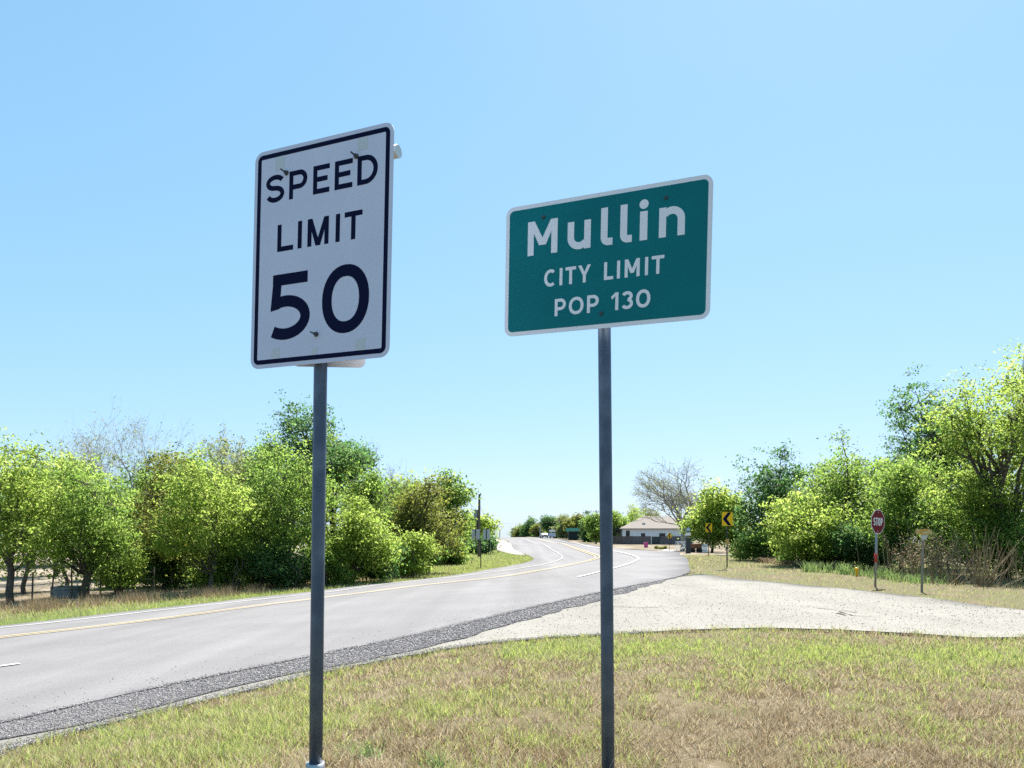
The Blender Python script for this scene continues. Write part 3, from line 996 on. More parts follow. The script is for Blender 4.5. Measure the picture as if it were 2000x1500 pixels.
# ------------------------------------------------------------------ the two big signs
base = (-1.080, 4.215, z1(-1.080, 4.215))
sp = thing('speed_limit_sign', base, 'white rectangular speed limit sign reading 50 on a dark steel post', 'road sign')
def post(root, base, top, r, n=20, name='post', m='post_steel'):
    t = Vector(top) - Vector(base)
    b = B().tube([(0, 0, -.25), t * .25, t * .5, t * .75, t], r, n)
    return b.build(name, M[m], root, smooth=True)
post(sp, base, (-1.035, 4.215, EYE + 2.10), .0365)
b = B().tube([(0, 0, -.2), (0, 0, .045), (0, 0, .075)], [.052, .052, .050], 24)
b.build('post_sleeve', M['sleeve'], sp, smooth=True)
Wd, Hd = .9144, 1.2192
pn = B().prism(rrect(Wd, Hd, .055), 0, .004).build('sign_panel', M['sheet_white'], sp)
place(pn, (-1.049, 4.124, EYE + .908), -.414, -.020, .012, base)
B().ring(rrect(Wd, Hd, .055, .022), rrect(Wd, Hd, .055, .047), -.0008, .001).build('border_line', M['ink'], pn)
ox = -Wd / 2
word(pn, 'letter', [('S', .083, .211), ('P', .245, .367), ('E', .407, .515), ('E', .549, .663), ('D', .694, .821)], .919, .154, .0268, M['ink'], -.0008, .001, x_off=ox)
word(pn, 'letter', [('L', .171, .281), ('I', .311, .339), ('M', .377, .517), ('I', .562, .590), ('T', .619, .732)], .639, .150, .0272, M['ink'], -.0008, .001, x_off=ox)
word(pn, 'numeral', [('5', .126, .404), ('0', .484, .784)], .147, .365, .0625, M['ink'], -.0008, .001, x_off=ox)
for (u0, v0, u1, v1) in ((.144, 1.091, .210, 1.174), (.689, 1.101, .758, 1.178), (.144, .041, .207, .109), (.699, .043, .769, .112), (.421, .051, .464, .089)):
    b = B().prism([(u0 + ox, v0), (u1 + ox, v0 + .004), (u1 + ox - .003, v1), (u0 + ox + .004, v1 - .004)], -.0006, .001)
    b.build('sticker_residue', M['patch'], pn)
for (u, v) in ((.225, 1.070), (.685, 1.077), (.451, .157)):
    c = (u + ox, v)
    b = B().tube([(c[0], -.001, c[1]), (c[0], -.003, c[1])], .014, 14).tube([(c[0], -.003, c[1]), (c[0], -.014, c[1])], .0115, 6).tube([(c[0], -.014, c[1]), (c[0], -.050, c[1])], .0045, 8)
    b.build('bolt', M['bolt'], pn)
# hardware behind: cross tube and the smaller back-to-back plate
cb = B().tube([(-.44, .050, 1.085), (.456, .050, 1.085)], .033, 14).build('cross_tube', M['alu'], pn, smooth=True)
b = B().prism(rrect(.41, .46, .035), 0, .003)
rp = b.build('rear_panel', M['alu'], sp)
place(rp, (-1.018, 4.262, EYE + .918), -.03, 0, .026, base)

base = (.556, 4.43, z1(.556, 4.43))
ct = thing('city_limit_sign', base, 'green city limit sign with white border on a dark steel post', 'road sign')
post(ct, base, (.527, 4.43, EYE + 1.85), .0375)
B().tube([(0, 0, -.2), (0, 0, -.01)], .052, 24).build('post_sleeve', M['sleeve'], ct, smooth=True)
Wd, Hd = 1.2192, .762
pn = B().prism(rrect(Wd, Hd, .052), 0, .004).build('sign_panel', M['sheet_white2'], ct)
place(pn, (.503, 4.348, EYE + 1.156), -.449, .021, .029, base)
B().prism(rrect(Wd, Hd, .052, .024), -.0008, .001).build('green_field', M['green_sheet'], pn)
ox = -Wd / 2
kw = dict(x_off=ox, y0=-.0016, y1=.0)
def w2(name, letters, z, h, s, **k2):
    word(pn, name, letters, z, h, s, M['sheet_white2'], -.0016, 0, x_off=ox, **k2)
w2('letter', [('M', .145, .334)], .461, .197, .0385, vtx=.28)
w2('letter', [('u', .397, .538), ('n', .932, 1.074)], .461, .160, .0395, xh=.160)
w2('letter', [('l', .598, .668), ('l', .712, .780)], .461, .211, .040)
w2('letter', [('i', .824, .868)], .461, .220, .043, xh=.158)
w2('letter', [('C', .255, .330), ('I', .350, .371), ('T', .388, .453), ('Y', .466, .543)], .268, .099, .0178)
w2('letter', [('L', .622, .677), ('I', .697, .717), ('M', .743, .829), ('I', .857, .878), ('T', .896, .966)], .268, .099, .0178, vtx=.22)
w2('letter', [('P', .325, .394), ('O', .413, .503), ('P', .524, .594)], .093, .099, .0178)
w2('numeral', [('1', .667, .710), ('3', .731, .795), ('0', .812, .893)], .093, .099, .0178)
for (u, v) in ((.243, .674), (.968, .672), (.611, .083)):
    c = (u + ox, v)
    b = B().tube([(c[0], -.0008, c[1]), (c[0], -.003, c[1])], .013, 14).tube([(c[0], -.003, c[1]), (c[0], -.009, c[1])], .008, 6)
    b.build('bolt', M['bolt_dull'], pn)
B().tube([(-.42, .045, .673), (.42, .045, .673)], .03, 14).build('cross_tube', M['alu'], pn, smooth=True)

# ------------------------------------------------------------------ smaller road signs
def px2m(px, Y):
    return px / FPX * Y
# stop sign
base = gp(1709, 1147)
Y = base[1]
st = thing('stop_sign', base, 'red octagonal stop sign on a grey post with a red band', 'road sign')
hz = EYE + px2m(HY - 1019, Y) - base[2]
B().tube([(0, 0, -.3), (.03, 0, hz * .5), (.05, 0, hz + .35)], .033, 10).build('post', M['galv'], st, smooth=True)
zb = EYE + px2m(HY - 1090, Y) - base[2]
B().tube([(.018, 0, zb - .13), (.022, 0, zb + .14)], .041, 10).build('reflective_band', M['red_tape'], st, smooth=True)
def octo(r, inset=0):
    r = r - inset
    return [(r / math.cos(R(22.5)) * math.cos(R(22.5 + 45 * k)), r / math.cos(R(22.5)) * math.sin(R(22.5 + 45 * k))) for k in range(8)]
pn = B().prism(octo(.372), 0, .004).build('sign_panel', M['sign_white'], st)
pn.rotation_mode = 'YXZ'
yw = R(35)
pn.rotation_euler = (0, R(1.5), yw)
pn.location = (.05 + math.sin(yw) * .045, -math.cos(yw) * .045, hz)
B().prism(octo(.372, .02), -.002, .001).build('red_field', M['red_sheet'], pn)
word(pn, 'letter', [('S', -.262, -.142), ('T', -.122, -.012), ('O', .008, .128), ('P', .152, .262)], -.125, .25, .040, M['sign_white'], -.004, 0)
for v in (-.29, .29):
    B().tube([(0, -.002, v), (0, -.006, v)], .014, 8).build('bolt', M['sign_white'], pn)

# weathered yellow board on a wooden post
base = gp(1800, 1157)
Y = base[1]
yb = thing('weathered_sign', base, 'small peeling yellow board on a thin wooden post before dry canes', 'sign')
hz = EYE + px2m(HY - 1042, Y) - base[2]
B().tube([(0, 0, -.3), (.02, 0, hz * .5), (.05, 0, hz)], [.034, .032, .028], 8).build('post', M['wood_post'], yb)
# arrow-ended ragged board
b = B().prism([(-.22, .05), (-.21, .13), (-.10, .125), (.08, .13), (.15, .13), (.23, .05), (.20, -.03), (.10, -.03), (-.02, -.045), (-.10, -.03), (-.20, -.03)], -.045, -.03)
o = b.build('board', M['yellow_old'], yb, loc=(.05, 0, hz)); o.rotation_euler = (0, 0, R(-12))
b = B().prism([(-.10, -.05), (.11, -.05), (.06, -.17), (-.05, -.18)], -.040, -.034)
o = b.build('plate', M['concrete'], yb, loc=(.05, 0, hz)); o.rotation_euler = (0, 0, R(-12))

# chevrons
def chevron(px, ptop, pbot, pbase, wpx, label, extra=False, sw=.46, sh=.61):
    hpx = pbot - ptop
    Y = sh * FPX / hpx
    base = gd(px + 2, Y)
    zc = EYE + px2m(HY - (ptop + pbot) / 2, Y) - base[2]
    t = thing('chevron_sign', base, label, 'road sign', 'yellow chevron signs round the outside of the bend')
    B().tube([(0, 0, -.3), (0, 0, zc + .2)], .03, 8).build('post', M['dark_steel'], t)
    yaw = R(-8)
    pn = B().prism([(p[0], p[1] - sh / 2) for p in rrect(sw, sh, .03)], 0, .004).build('sign_panel', M['yellow'], t, loc=(0, -.045, zc))
    pn.rotation_euler = (0, 0, yaw)
    a, hh = sw * .43, sh * .47
    B().prism([(a * .88, hh), (a * .12, hh), (-a, 0), (a * .12, -hh), (a * .88, -hh), (-a * .12, 0)], -.003, .001).build('chevron', M['ink'], pn)
    if extra:
        z2 = EYE + px2m(HY - 1058, Y) - base[2]
        b = B().prism([(-.07, -.12), (.07, -.12), (.07, .12), (-.07, .12)], -.05, -.04)
        b.build('delineator', M['yellow_old'], t, loc=(0, 0, z2))
    return t
chevron(1418, 1000, 1027, 1110, 22, 'largest yellow chevron sign with a small orange marker low on its post', True)
chevron(1382, 1022, 1039, 1085, 14, 'mid sized yellow chevron sign standing in front of the bright green tree')
chevron(1305.5, 1041.5, 1051, 1077, 10, 'smallest yellow chevron sign before the dark fence of the white house')

# backs of two signs on one post, inside of the bend
base = gp(939, 1110.5)
Y = base[1]
bs = thing('road_sign', base, 'pair of grey sign backs on one dark post inside the bend', 'road sign')
zt = EYE + px2m(HY - 1056, Y) - base[2]
B().tube([(0, 0, -.3), (0, 0, zt)], .035, 8).build('post', M['dark_steel'], bs)
B().box((0, .03, zt - .03), (1.1, .05, .06)).build('crossbar', M['dark_steel'], bs)
for x0, xc, x1 in ((920.5, 928, 937), (943.5, 949.5, 957)):
    w_ = px2m(x1 - x0, Y); c_ = px2m((x0 + x1) / 2 - 939, Y)
    z0 = EYE + px2m(HY - 1053.5, Y) - base[2]
    b = B().prism([(p[0], p[1]) for p in rrect(w_, px2m(20, Y), .05)], .06, .064)
    pn = b.build('sign_panel', M['grey_sign'], bs, loc=(c_, 0, z0))
    B().box((0, .035, px2m(10, Y)), (.05, .045, px2m(20.5, Y))).build('stiffener', M['dark_steel'], pn)
base = gd(957.5, 78)
t = thing('marker_post', base, 'thin bare grey post standing beside the white bank', 'post')
B().tube([(0, 0, -.3), (0, 0, 1.75)], .025, 6).build('post', M['galv'], t)

# delineator at the left trees
base = gp(687, 1137)
t = thing('delineator', base, 'small yellow marker plate on a thin post under the trees across the highway', 'road marker', rz=R(-25))
B().tube([(0, 0, -.3), (0, 0, 1.0)], .018, 8).build('post', M['galv'], t)
B().prism(rrect(.16, .24, .015), -.03, -.026).build('plate', M['yellow'], t, loc=(0, 0, .62))

# ------------------------------------------------------------------ trees
class Tubes:
    def __init__(s): s.V, s.F, s.n = [], [], 0
    def add(s, P, rad, n=5):
        P = np.asarray(P, float); m = len(P)
        T = np.gradient(P, axis=0)
        T /= np.linalg.norm(T, axis=1)[:, None] + 1e-9
        ref = np.array([.31, .95, .05])
        U = np.cross(T, ref); U /= np.linalg.norm(U, axis=1)[:, None] + 1e-9
        Wv = np.cross(T, U)
        a = np.arange(n) * 2 * math.pi / n
        V = P[:, None] + (U[:, None] * np.cos(a)[None, :, None] + Wv[:, None] * np.sin(a)[None, :, None]) * np.asarray(rad)[:, None, None]
        i = np.arange(m - 1)[:, None] * n; k = np.arange(n)[None]
        k2 = (k + 1) % n
        Fq = np.stack([i + k, i + k2, i + n + k2, i + n + k], -1).reshape(-1, 4) + s.n
        s.V.append(V.reshape(-1, 3)); s.F.append(Fq); s.n += m * n
    def mesh(s, name):
        me = mesh_np(name, np.concatenate(s.V), np.concatenate(s.F))
        me.polygons.foreach_set('use_smooth', [True] * len(me.polygons))
        return me

def curve_pts(a, b, rg, n=5, sag=.12):
    a, b = np.asarray(a, float), np.asarray(b, float)
    t = np.linspace(0, 1, n)[:, None]
    L = np.linalg.norm(b - a)
    off = rg.normal(0, sag * L * .5, 3)
    off[2] += sag * L * .5
    return a + (b - a) * t + off * (4 * t * (1 - t)) * .6 + rg.normal(0, .02 * L, (n, 3)) * (t > 0) * (t < 1)

def leaves_mesh(name, C, size, tint, rg, up=.35, asp=.55, face=None):
    n = len(C)
    N = rg.normal(size=(n, 3)); N[:, 2] += up
    if face is not None: N = N * .62 + face
    N /= np.linalg.norm(N, axis=1)[:, None]
    U = np.cross(N, rg.normal(size=(n, 3))); U /= np.linalg.norm(U, axis=1)[:, None] + 1e-9
    Wv = np.cross(N, U)
    L = (size * rg.uniform(.5, 1.5, n))[:, None]
    V = np.stack([C - U * L * .5, C + Wv * L * asp * .5 + N * L * .10, C + U * L * .5, C - Wv * L * asp * .5 + N * L * .10], 1).reshape(-1, 3)
    return mesh_np(name, V, np.arange(n * 4).reshape(-1, 4), tint)

TREE_TRIS = [0]
def tree(name, cat, base, H, Wd, zb, m, label, group, seed, nleaf=9000, leaf=.085, lobes=20, bark='bark', trunks=1, dens=1.0, tr=None, shape=0.0, lean=(0, 0), spread=.17, gap=.0):
    """H height, Wd crown width, zb crown foot; shape>0 narrows the crown upwards"""
    rg = np.random.RandomState(seed)
    root = thing(name, base, label, cat, group)
    a, c = Wd / 2, (H - zb) / 2
    # lobes
    LB = []
    for k in range(lobes):
        d = rg.normal(size=3); d /= np.linalg.norm(d)
        f = rg.uniform(.30, .85)
        p = d * f * np.array([a, a, c])
        hh = (p[2] + c) / (2 * c)
        tap = (1 - shape * hh) if shape >= 0 else 1 + shape * (1 - hh)
        p[:2] *= tap
        p[0] += lean[0] * hh; p[1] += lean[1] * hh
        p[2] += zb + c
        r = (rg.uniform(.30, .48) if k % 2 else rg.uniform(.15, .27)) * min(a, c * 1.1) * (.75 + .25 * tap)
        LB.append((p, r))
    # fill the wanted box: top at H, foot at zb, sides at Wd
    top = max(p[2] + r for p, r in LB); bot = min(p[2] - r for p, r in LB)
    lo = min(p[0] - r for p, r in LB); hi = max(p[0] + r for p, r in LB)
    sx = (hi - lo) / 2; cx = (hi + lo) / 2
    rs_ = max(1.0, .5 * (H - zb) / (top - bot) + .5 * a / sx)
    LB = [(np.array([(p[0] - cx) * a / sx, p[1] * a / sx, zb + (p[2] - bot) * (H - zb) / (top - bot)]), r * rs_) for p, r in LB]
    T = Tubes()
    tr = tr or max(.05, H * .018)
    fork = zb + (H - zb) * .35
    for q in range(trunks):
        bx = np.array([rg.normal(0, .12 * Wd), rg.normal(0, .12 * Wd), 0]) if trunks > 1 else np.zeros(3)
        topp = np.array([bx[0] * 1.6 + rg.normal(0, .05 * Wd) + lean[0] * .5, bx[1] * 1.6 + lean[1] * .5, zb + (H - zb) * .62])
        P = curve_pts(bx + np.array([0, 0, -.3]), topp, rg, 8, .06)
        T.add(P, np.linspace(tr * (1.25 if trunks == 1 else .7), tr * .35, 8), 7)
        mine = LB[q::trunks]
        for p, r in mine:
            i = min(7, max(2, int(7 * np.clip((p[2] - r) / topp[2] * rg.uniform(.55, .9), .25, .98))))
            T.add(curve_pts(P[i], p, rg, 5, .16), np.linspace(tr * .42, tr * .10, 5), 5)
            for _ in range(7):
                d = rg.normal(size=3); d /= np.linalg.norm(d)
                T.add(curve_pts(p - d * 0, p + d * r * .95, rg, 4, .2), np.linspace(tr * .13, .006, 4), 3)
    link('trunk', T.mesh('trunk'), M[bark], root)
    # leaf clumps on the lobes' shells
    tot = sum(r * r for _, r in LB)
    C, TI, FD = [], [], []
    for p, r in LB:
        nl = int(nleaf * r * r / tot * dens)
        per = 16
        nc = max(3, nl // per)
        d = rg.normal(size=(nc, 3)); d /= np.linalg.norm(d, axis=1)[:, None]
        d[:, 2] += .05
        rad_ = r * (rg.uniform(.2, 1.0, nc) ** .5) * rg.uniform(.9, 1.2, nc)
        sprig = rg.uniform(0, 1, nc) < .17
        rad_ = np.where(sprig, r * rg.uniform(1.1, 1.6, nc), rad_)
        cc = p + d * rad_[:, None]
        ct_ = np.clip(rg.normal(.5, .22, nc), 0, 1)
        sg = spread * rg.uniform(.6, 1.3, nc)
        q = cc[:, None] + rg.normal(size=(nc, per, 3)) * sg[:, None, None] * np.array([1, 1, .5])
        fd = d + rg.normal(0, .55, (nc, 3)); fd[:, 2] += .45
        FD.append(np.repeat(fd / np.linalg.norm(fd, axis=1)[:, None], per, axis=0))
        C.append(q.reshape(-1, 3)); TI.append(np.clip(np.repeat(ct_, per) + rg.normal(0, .11, nc * per), 0, 1))
    C = np.concatenate(C); TI = np.concatenate(TI); FD = np.concatenate(FD)
    k = C[:, 2] > .04
    me = leaves_mesh('crown', C[k], leaf, TI[k], rg, .2, .55, FD[k])
    cr = link('crown', me, M[m], root)
    TREE_TRIS[0] += 2 * len(C)
    return root

def bare_tree(name, base, H, Wd, label, group, seed, zfork=.25, leaf=.06, nleaf=2200, m='leaf_pale', bark='bark_grey', levels=5, gnarl=.18, tr=None):
    rg = np.random.RandomState(seed)
    root = thing(name, base, label, 'tree', group)
    T = Tubes()
    tips = []
    tr = tr or H * .02
    def grow(p, d, L, r, lv):
        n = 5
        P = [np.array(p)]
        dd = np.array(d)
        for i in range(n - 1):
            dd = dd + rg.normal(0, gnarl, 3); dd[2] += .05
            dd /= np.linalg.norm(dd)
            P.append(P[-1] + dd * L / (n - 1))
        T.add(P, np.linspace(r, r * .6, n), 7 if lv >= levels - 1 else (4 if lv > 1 else 3))
        if lv <= 1:
            tips.append(P)
        if lv == 0:
            return
        kids = rg.randint(3, 6) if lv < levels else 7
        for k in range(kids):
            i = n - 1 if k < 2 else rg.randint(1, n)
            a_ = rg.normal(size=3); a_ -= dd * a_.dot(dd); a_ /= np.linalg.norm(a_) + 1e-9
            nd = dd * rg.uniform(.55, .9) + a_ * rg.uniform(.45, .85)
            if lv == levels: nd = a_ * rg.uniform(.35, 1.0) + np.array([0, 0, rg.uniform(.5, 1.0)])
            nd /= np.linalg.norm(nd)
            grow(P[i], nd, L * rg.uniform(.62, .85), r * (.60 if k < 2 else .50), lv - 1)
    grow((0, 0, -.2), (0, 0, 1), H * zfork, tr, levels)
    allv = np.concatenate(T.V)
    # scale into the wanted box
    top = np.percentile(allv[:, 2], 99.8); side = np.percentile(np.abs(allv[:, 0]), 98)
    sx, sz = (Wd / 2) / side, H / top
    up_ = allv[:, 2] > .4 * top
    shx = (np.percentile(allv[up_, 0], 97) + np.percentile(allv[up_, 0], 3)) / 2; zc_ = np.mean(allv[up_, 2])
    sx = (Wd / 2) / max(.1, (np.percentile(allv[up_, 0], 98) - np.percentile(allv[up_, 0], 2)) / 2)
    for v in T.V:
        v[:, 0] -= shx * np.clip(v[:, 2] / zc_, 0, 1.4)
        v[:, 0] *= sx; v[:, 1] *= sx; v[:, 2] *= sz
    link('trunk', T.mesh('trunk'), M[bark], root)
    if nleaf:
        tp = []
        for t in tips:
            t = np.array(t); t[:, 0] -= shx * np.clip(t[:, 2] / zc_, 0, 1.4)
            tp.append(t * np.array([sx, sx, sz]))
        C = []
        for k in range(nleaf):
            t = tp[rg.randint(len(tp))]
            C.append(t[rg.randint(1, len(t))] + rg.normal(0, .06, 3))
        C = np.array(C)
        link('crown', leaves_mesh('crown', C, leaf, np.clip(rg.normal(.5, .25, nleaf), 0, 1), rg), M[m], root)
    return root

GL = 'trees along the far side of the highway'
GR_ = 'trees beyond the side road'
GF = 'trees far down the highway'
def T_(px, Y, ptop, x0, x1, pbot, m, label, group, seed, **k):
    """tree from its crown's box in the photograph at a distance Y"""
    b_ = gd(px, Y)
    H = EYE + px2m(HY - ptop, Y) - b_[2]
    Wd = px2m(x1 - x0, Y) * 1.06
    zb = max(.05, EYE + px2m(HY - pbot - 14, Y) - b_[2])
    name = k.pop('name', 'tree')
    cat = k.pop('cat', 'tree')
    k.setdefault('leaf', .115 * max(.9, Y / 32))
    k.setdefault('spread', .19 * max(.9, Y / 34))
    k['nleaf'] = int(k.get('nleaf', 9000) * 1.3)
    return tree(name, cat, b_, H, Wd, zb, m, label, group, seed, **k)

# across the highway, left to right
T_(22, 28.6, 846, -100, 92, 1120, 'leaf_bright', 'bright green tree on a short trunk beside the wire fence', GL, 101, nleaf=12000, lobes=24, tr=.12)
T_(165, 31, 893, 72, 290, 1140, 'leaf_mid', 'broad green tree leaning over the grey stock tank', GL, 102, nleaf=13000, lobes=26, tr=.15)
T_(228, 33, 1010, 170, 292, 1140, 'leaf_bright', 'low yellow green tree with a thick dark trunk right of the stock tank', GL, 103, nleaf=6000, lobes=14, tr=.17)
T_(330, 36, 884, 262, 402, 1130, 'leaf_olive', 'dull grey green tree between two bright ones across the highway', GL, 104, nleaf=9500, lobes=20, tr=.12)
T_(408, 33.5, 905, 330, 528, 1140, 'leaf_bright', 'yellow green tree arching towards the highway left of the speed sign post', GL, 105, nleaf=13000, lobes=26)
T_(560, 37, 868, 468, 662, 1120, 'leaf_mid', 'full green tree directly behind the speed limit post', GL, 106, nleaf=13000, lobes=26)
T_(615, 45, 778, 525, 712, 1000, 'leaf_dark', 'tallest dark oak rising above the others behind the speed limit post', GL, 107, nleaf=13000, lobes=26, tr=.24)
T_(690, 38.5, 968, 622, 772, 1142, 'leaf_bright', 'rounded yellow green tree just right of the speed limit post', GL, 108, nleaf=12000, lobes=24)
T_(745, 52, 925, 660, 812, 1090, 'leaf_mid', 'green tree filling the gap below the gnarled bare oak', GL, 109, nleaf=10000, lobes=20)
T_(832, 47, 930, 762, 895, 1085, 'leaf_olive', 'olive brown oak with a dark crooked limb above the verge', GL, 110, nleaf=9000, lobes=20, bark='bark', tr=.2)
T_(874, 64, 915, 835, 910, 1080, 'leaf_mid', 'tall pale green tree behind the olive brown oak', GL, 111, nleaf=9000, lobes=18)
T_(926, 96, 1003, 892, 961, 1078, 'leaf_bright', 'yellow green tree at the end of the row beside the two sign backs', GL, 112, nleaf=9000, lobes=18)
T_(810, 43, 1040, 772, 850, 1112, 'leaf_bright', 'low bright bush beneath the olive brown oak', GL, 113, nleaf=4500, lobes=10, name='bush', cat='bush', trunks=4, tr=.06)
# background fill
T_(60, 58, 885, -60, 150, 1075, 'leaf_mid', 'distant green tree above the pale pasture at the frame edge', GL, 121, nleaf=9000, lobes=18)
T_(215, 62, 925, 130, 330, 1090, 'leaf_mid', 'green tree behind the bare pecan across the pasture', GL, 122, nleaf=9000, lobes=18)
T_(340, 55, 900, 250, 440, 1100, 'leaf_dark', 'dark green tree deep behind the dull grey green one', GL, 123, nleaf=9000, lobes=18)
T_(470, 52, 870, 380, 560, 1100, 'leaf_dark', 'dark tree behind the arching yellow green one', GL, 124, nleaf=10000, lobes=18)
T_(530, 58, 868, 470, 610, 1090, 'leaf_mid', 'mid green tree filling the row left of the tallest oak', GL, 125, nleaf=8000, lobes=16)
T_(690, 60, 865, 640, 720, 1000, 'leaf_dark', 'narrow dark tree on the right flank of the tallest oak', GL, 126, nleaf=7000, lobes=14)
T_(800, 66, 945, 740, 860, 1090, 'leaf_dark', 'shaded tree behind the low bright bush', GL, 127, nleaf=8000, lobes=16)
T_(640, 47, 830, 600, 700, 1120, 'leaf_mid', 'green flank of trees behind the speed limit post', GL, 128, nleaf=9000, lobes=18)
T_(500, 44, 900, 440, 580, 1135, 'leaf_olive', 'pale olive tree rising left of the speed limit post', GL, 129, nleaf=9000, lobes=20)
T_(390, 45, 905, 320, 460, 1135, 'leaf_mid', 'green tree in the second row behind the arching yellow green one', GL, 130, nleaf=9000, lobes=20)
T_(285, 46, 915, 220, 350, 1110, 'leaf_mid', 'green tree in the second row left of the dull grey green one', GL, 131, nleaf=8000, lobes=18)
T_(110, 47, 905, 40, 190, 1070, 'leaf_mid', 'green tree in the second row above the stock tank', GL, 132, nleaf=8000, lobes=18)
T_(770, 56, 935, 700, 850, 1100, 'leaf_bright', 'bright green tree in the second row beside the olive brown oak', GL, 133, nleaf=8000, lobes=18)
for k_, (px, Y, pt, x0, x1, pb, mm, lab) in enumerate((
        (48, 34, 862, 5, 95, 1060, 'leaf_mid', 'loose narrow tree rising beside the bright green tree by the wire fence'),
        (128, 36, 884, 85, 175, 1060, 'leaf_bright', 'loose upright tree between the wire fence and the stock tank tree'),
        (300, 39, 880, 262, 345, 1080, 'leaf_olive', 'thin olive tree with open twigs next to the nearly leafless pecan'),
        (372, 40, 878, 335, 410, 1060, 'leaf_mid', 'loose narrow crown poking above the arching yellow green tree'),
        (438, 41, 862, 395, 485, 1080, 'leaf_pale', 'pale feathery crown above the arching yellow green tree'),
        (512, 42, 846, 465, 560, 1080, 'leaf_mid', 'feathery green crown just left of the tallest oak'),
        (722, 46, 905, 680, 768, 1060, 'leaf_mid', 'loose crown between the tallest oak and the gnarled bare oak'))):
    T_(px, Y, pt, x0, x1, pb, mm, lab, GL, 160 + k_, nleaf=3600, lobes=22, spread=.30, tr=.09)
# shrubs at the foot of the row
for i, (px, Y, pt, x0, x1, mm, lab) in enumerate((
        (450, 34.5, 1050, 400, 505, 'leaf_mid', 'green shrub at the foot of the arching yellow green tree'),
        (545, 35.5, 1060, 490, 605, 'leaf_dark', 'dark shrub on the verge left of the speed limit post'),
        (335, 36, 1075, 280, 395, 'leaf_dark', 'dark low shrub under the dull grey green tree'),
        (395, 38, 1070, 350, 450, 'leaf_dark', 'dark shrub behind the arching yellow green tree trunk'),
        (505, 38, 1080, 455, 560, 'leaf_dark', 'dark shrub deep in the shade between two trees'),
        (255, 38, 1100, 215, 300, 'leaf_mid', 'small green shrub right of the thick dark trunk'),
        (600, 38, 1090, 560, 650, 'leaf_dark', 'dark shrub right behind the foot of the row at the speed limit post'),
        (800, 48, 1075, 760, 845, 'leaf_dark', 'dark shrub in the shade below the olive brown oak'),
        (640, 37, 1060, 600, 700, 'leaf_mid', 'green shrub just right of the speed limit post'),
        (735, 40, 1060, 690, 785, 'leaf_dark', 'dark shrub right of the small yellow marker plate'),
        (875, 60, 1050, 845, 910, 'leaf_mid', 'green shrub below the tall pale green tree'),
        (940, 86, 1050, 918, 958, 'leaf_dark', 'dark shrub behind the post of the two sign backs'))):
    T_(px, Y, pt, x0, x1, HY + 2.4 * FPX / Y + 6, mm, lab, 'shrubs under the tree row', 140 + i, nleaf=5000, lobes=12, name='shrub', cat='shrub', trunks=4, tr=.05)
# bare trees
def BT(px, Y, ptop, x0, x1, label, group, seed, **k):
    b_ = gd(px, Y)
    return bare_tree('bare_tree', b_, EYE + px2m(HY - ptop, Y) - b_[2], px2m(x1 - x0, Y), label, group, seed, **k)
BT(228, 44, 797, 112, 325, 'tall nearly leafless pecan above the tree row at the frame side', GL, 151, zfork=.34, nleaf=3500, leaf=.09, tr=.10)
BT(450, 48, 838, 385, 525, 'pale thinly leaved tree behind the arching yellow green one', GL, 152, zfork=.32, nleaf=8000, leaf=.12, tr=.09, m='leaf_pale')
BT(738, 50, 870, 680, 800, 'gnarled bare oak top showing above the green trees', GL, 153, zfork=.45, nleaf=900, leaf=.09, gnarl=.42, bark='bark', m='leaf_olive', levels=5)
BT(1332, 104, 900, 1252, 1425, 'spreading bare pecan beside the white house', 'trees by the white house', 154, zfork=.26, nleaf=5000, leaf=.17, m='leaf_pale', tr=.21)

# beyond the side road, left to right
T_(1390, 92, 950, 1338, 1446, 1052, 'leaf_bright', 'bright green tree behind the chevron signs', GR_, 201, nleaf=12000, lobes=24)
T_(1512, 46, 866, 1455, 1600, 1085, 'leaf_dark', 'tall dark green tree at the left end of the right hand thicket', GR_, 202, nleaf=13000, lobes=26)
T_(1660, 39, 838, 1575, 1755, 1090, 'leaf_mid', 'tall green tree above the stop sign to its left', GR_, 203, nleaf=13000, lobes=26)
T_(1565, 37, 960, 1490, 1650, 1110, 'leaf_bright', 'low bright bushy tree over the leaf litter bank', GR_, 204, nleaf=11000, lobes=22)
T_(1830, 40, 738, 1722, 1925, 950, 'leaf_dark', 'high dark oak crown reaching out to the left over the thicket', GR_, 205, nleaf=14000, lobes=28, tr=.24, shape=-.3)
T_(1765, 34, 888, 1680, 1850, 1120, 'leaf_mid', 'green tree just behind the stop sign', GR_, 206, nleaf=12000, lobes=24)
T_(1965, 30, 700, 1838, 2120, 1120, 'leaf_bright', 'large yellow green tree at the right of the thicket', GR_, 237, nleaf=25000, lobes=40, tr=.2)
T_(2075, 34, 640, 1960, 2200, 1000, 'leaf_bright', 'tallest tree of the thicket cut by the frame edge', GR_, 238, nleaf=14000, lobes=28, tr=.22)
T_(1885, 31, 935, 1800, 1985, 1140, 'leaf_mid', 'dense green bush behind the dry canes', GR_, 209, nleaf=11000, lobes=20, name='bush', cat='bush', trunks=4, tr=.07)
T_(1690, 35.5, 1030, 1620, 1765, 1125, 'leaf_dark', 'dark shaded bush directly behind the stop sign post', GR_, 210, nleaf=8000, lobes=16, name='bush', cat='bush', trunks=4, tr=.06)
T_(1500, 44, 1010, 1448, 1560, 1085, 'leaf_mid', 'green bush over the rust brown fence', GR_, 211, nleaf=8000, lobes=16, name='bush', cat='bush', trunks=3, tr=.06)
T_(1600, 38, 1060, 1540, 1660, 1115, 'leaf_dark', 'dark bush behind the white pipe marker', GR_, 212, nleaf=7000, lobes=14, name='bush', cat='bush', trunks=4, tr=.06)
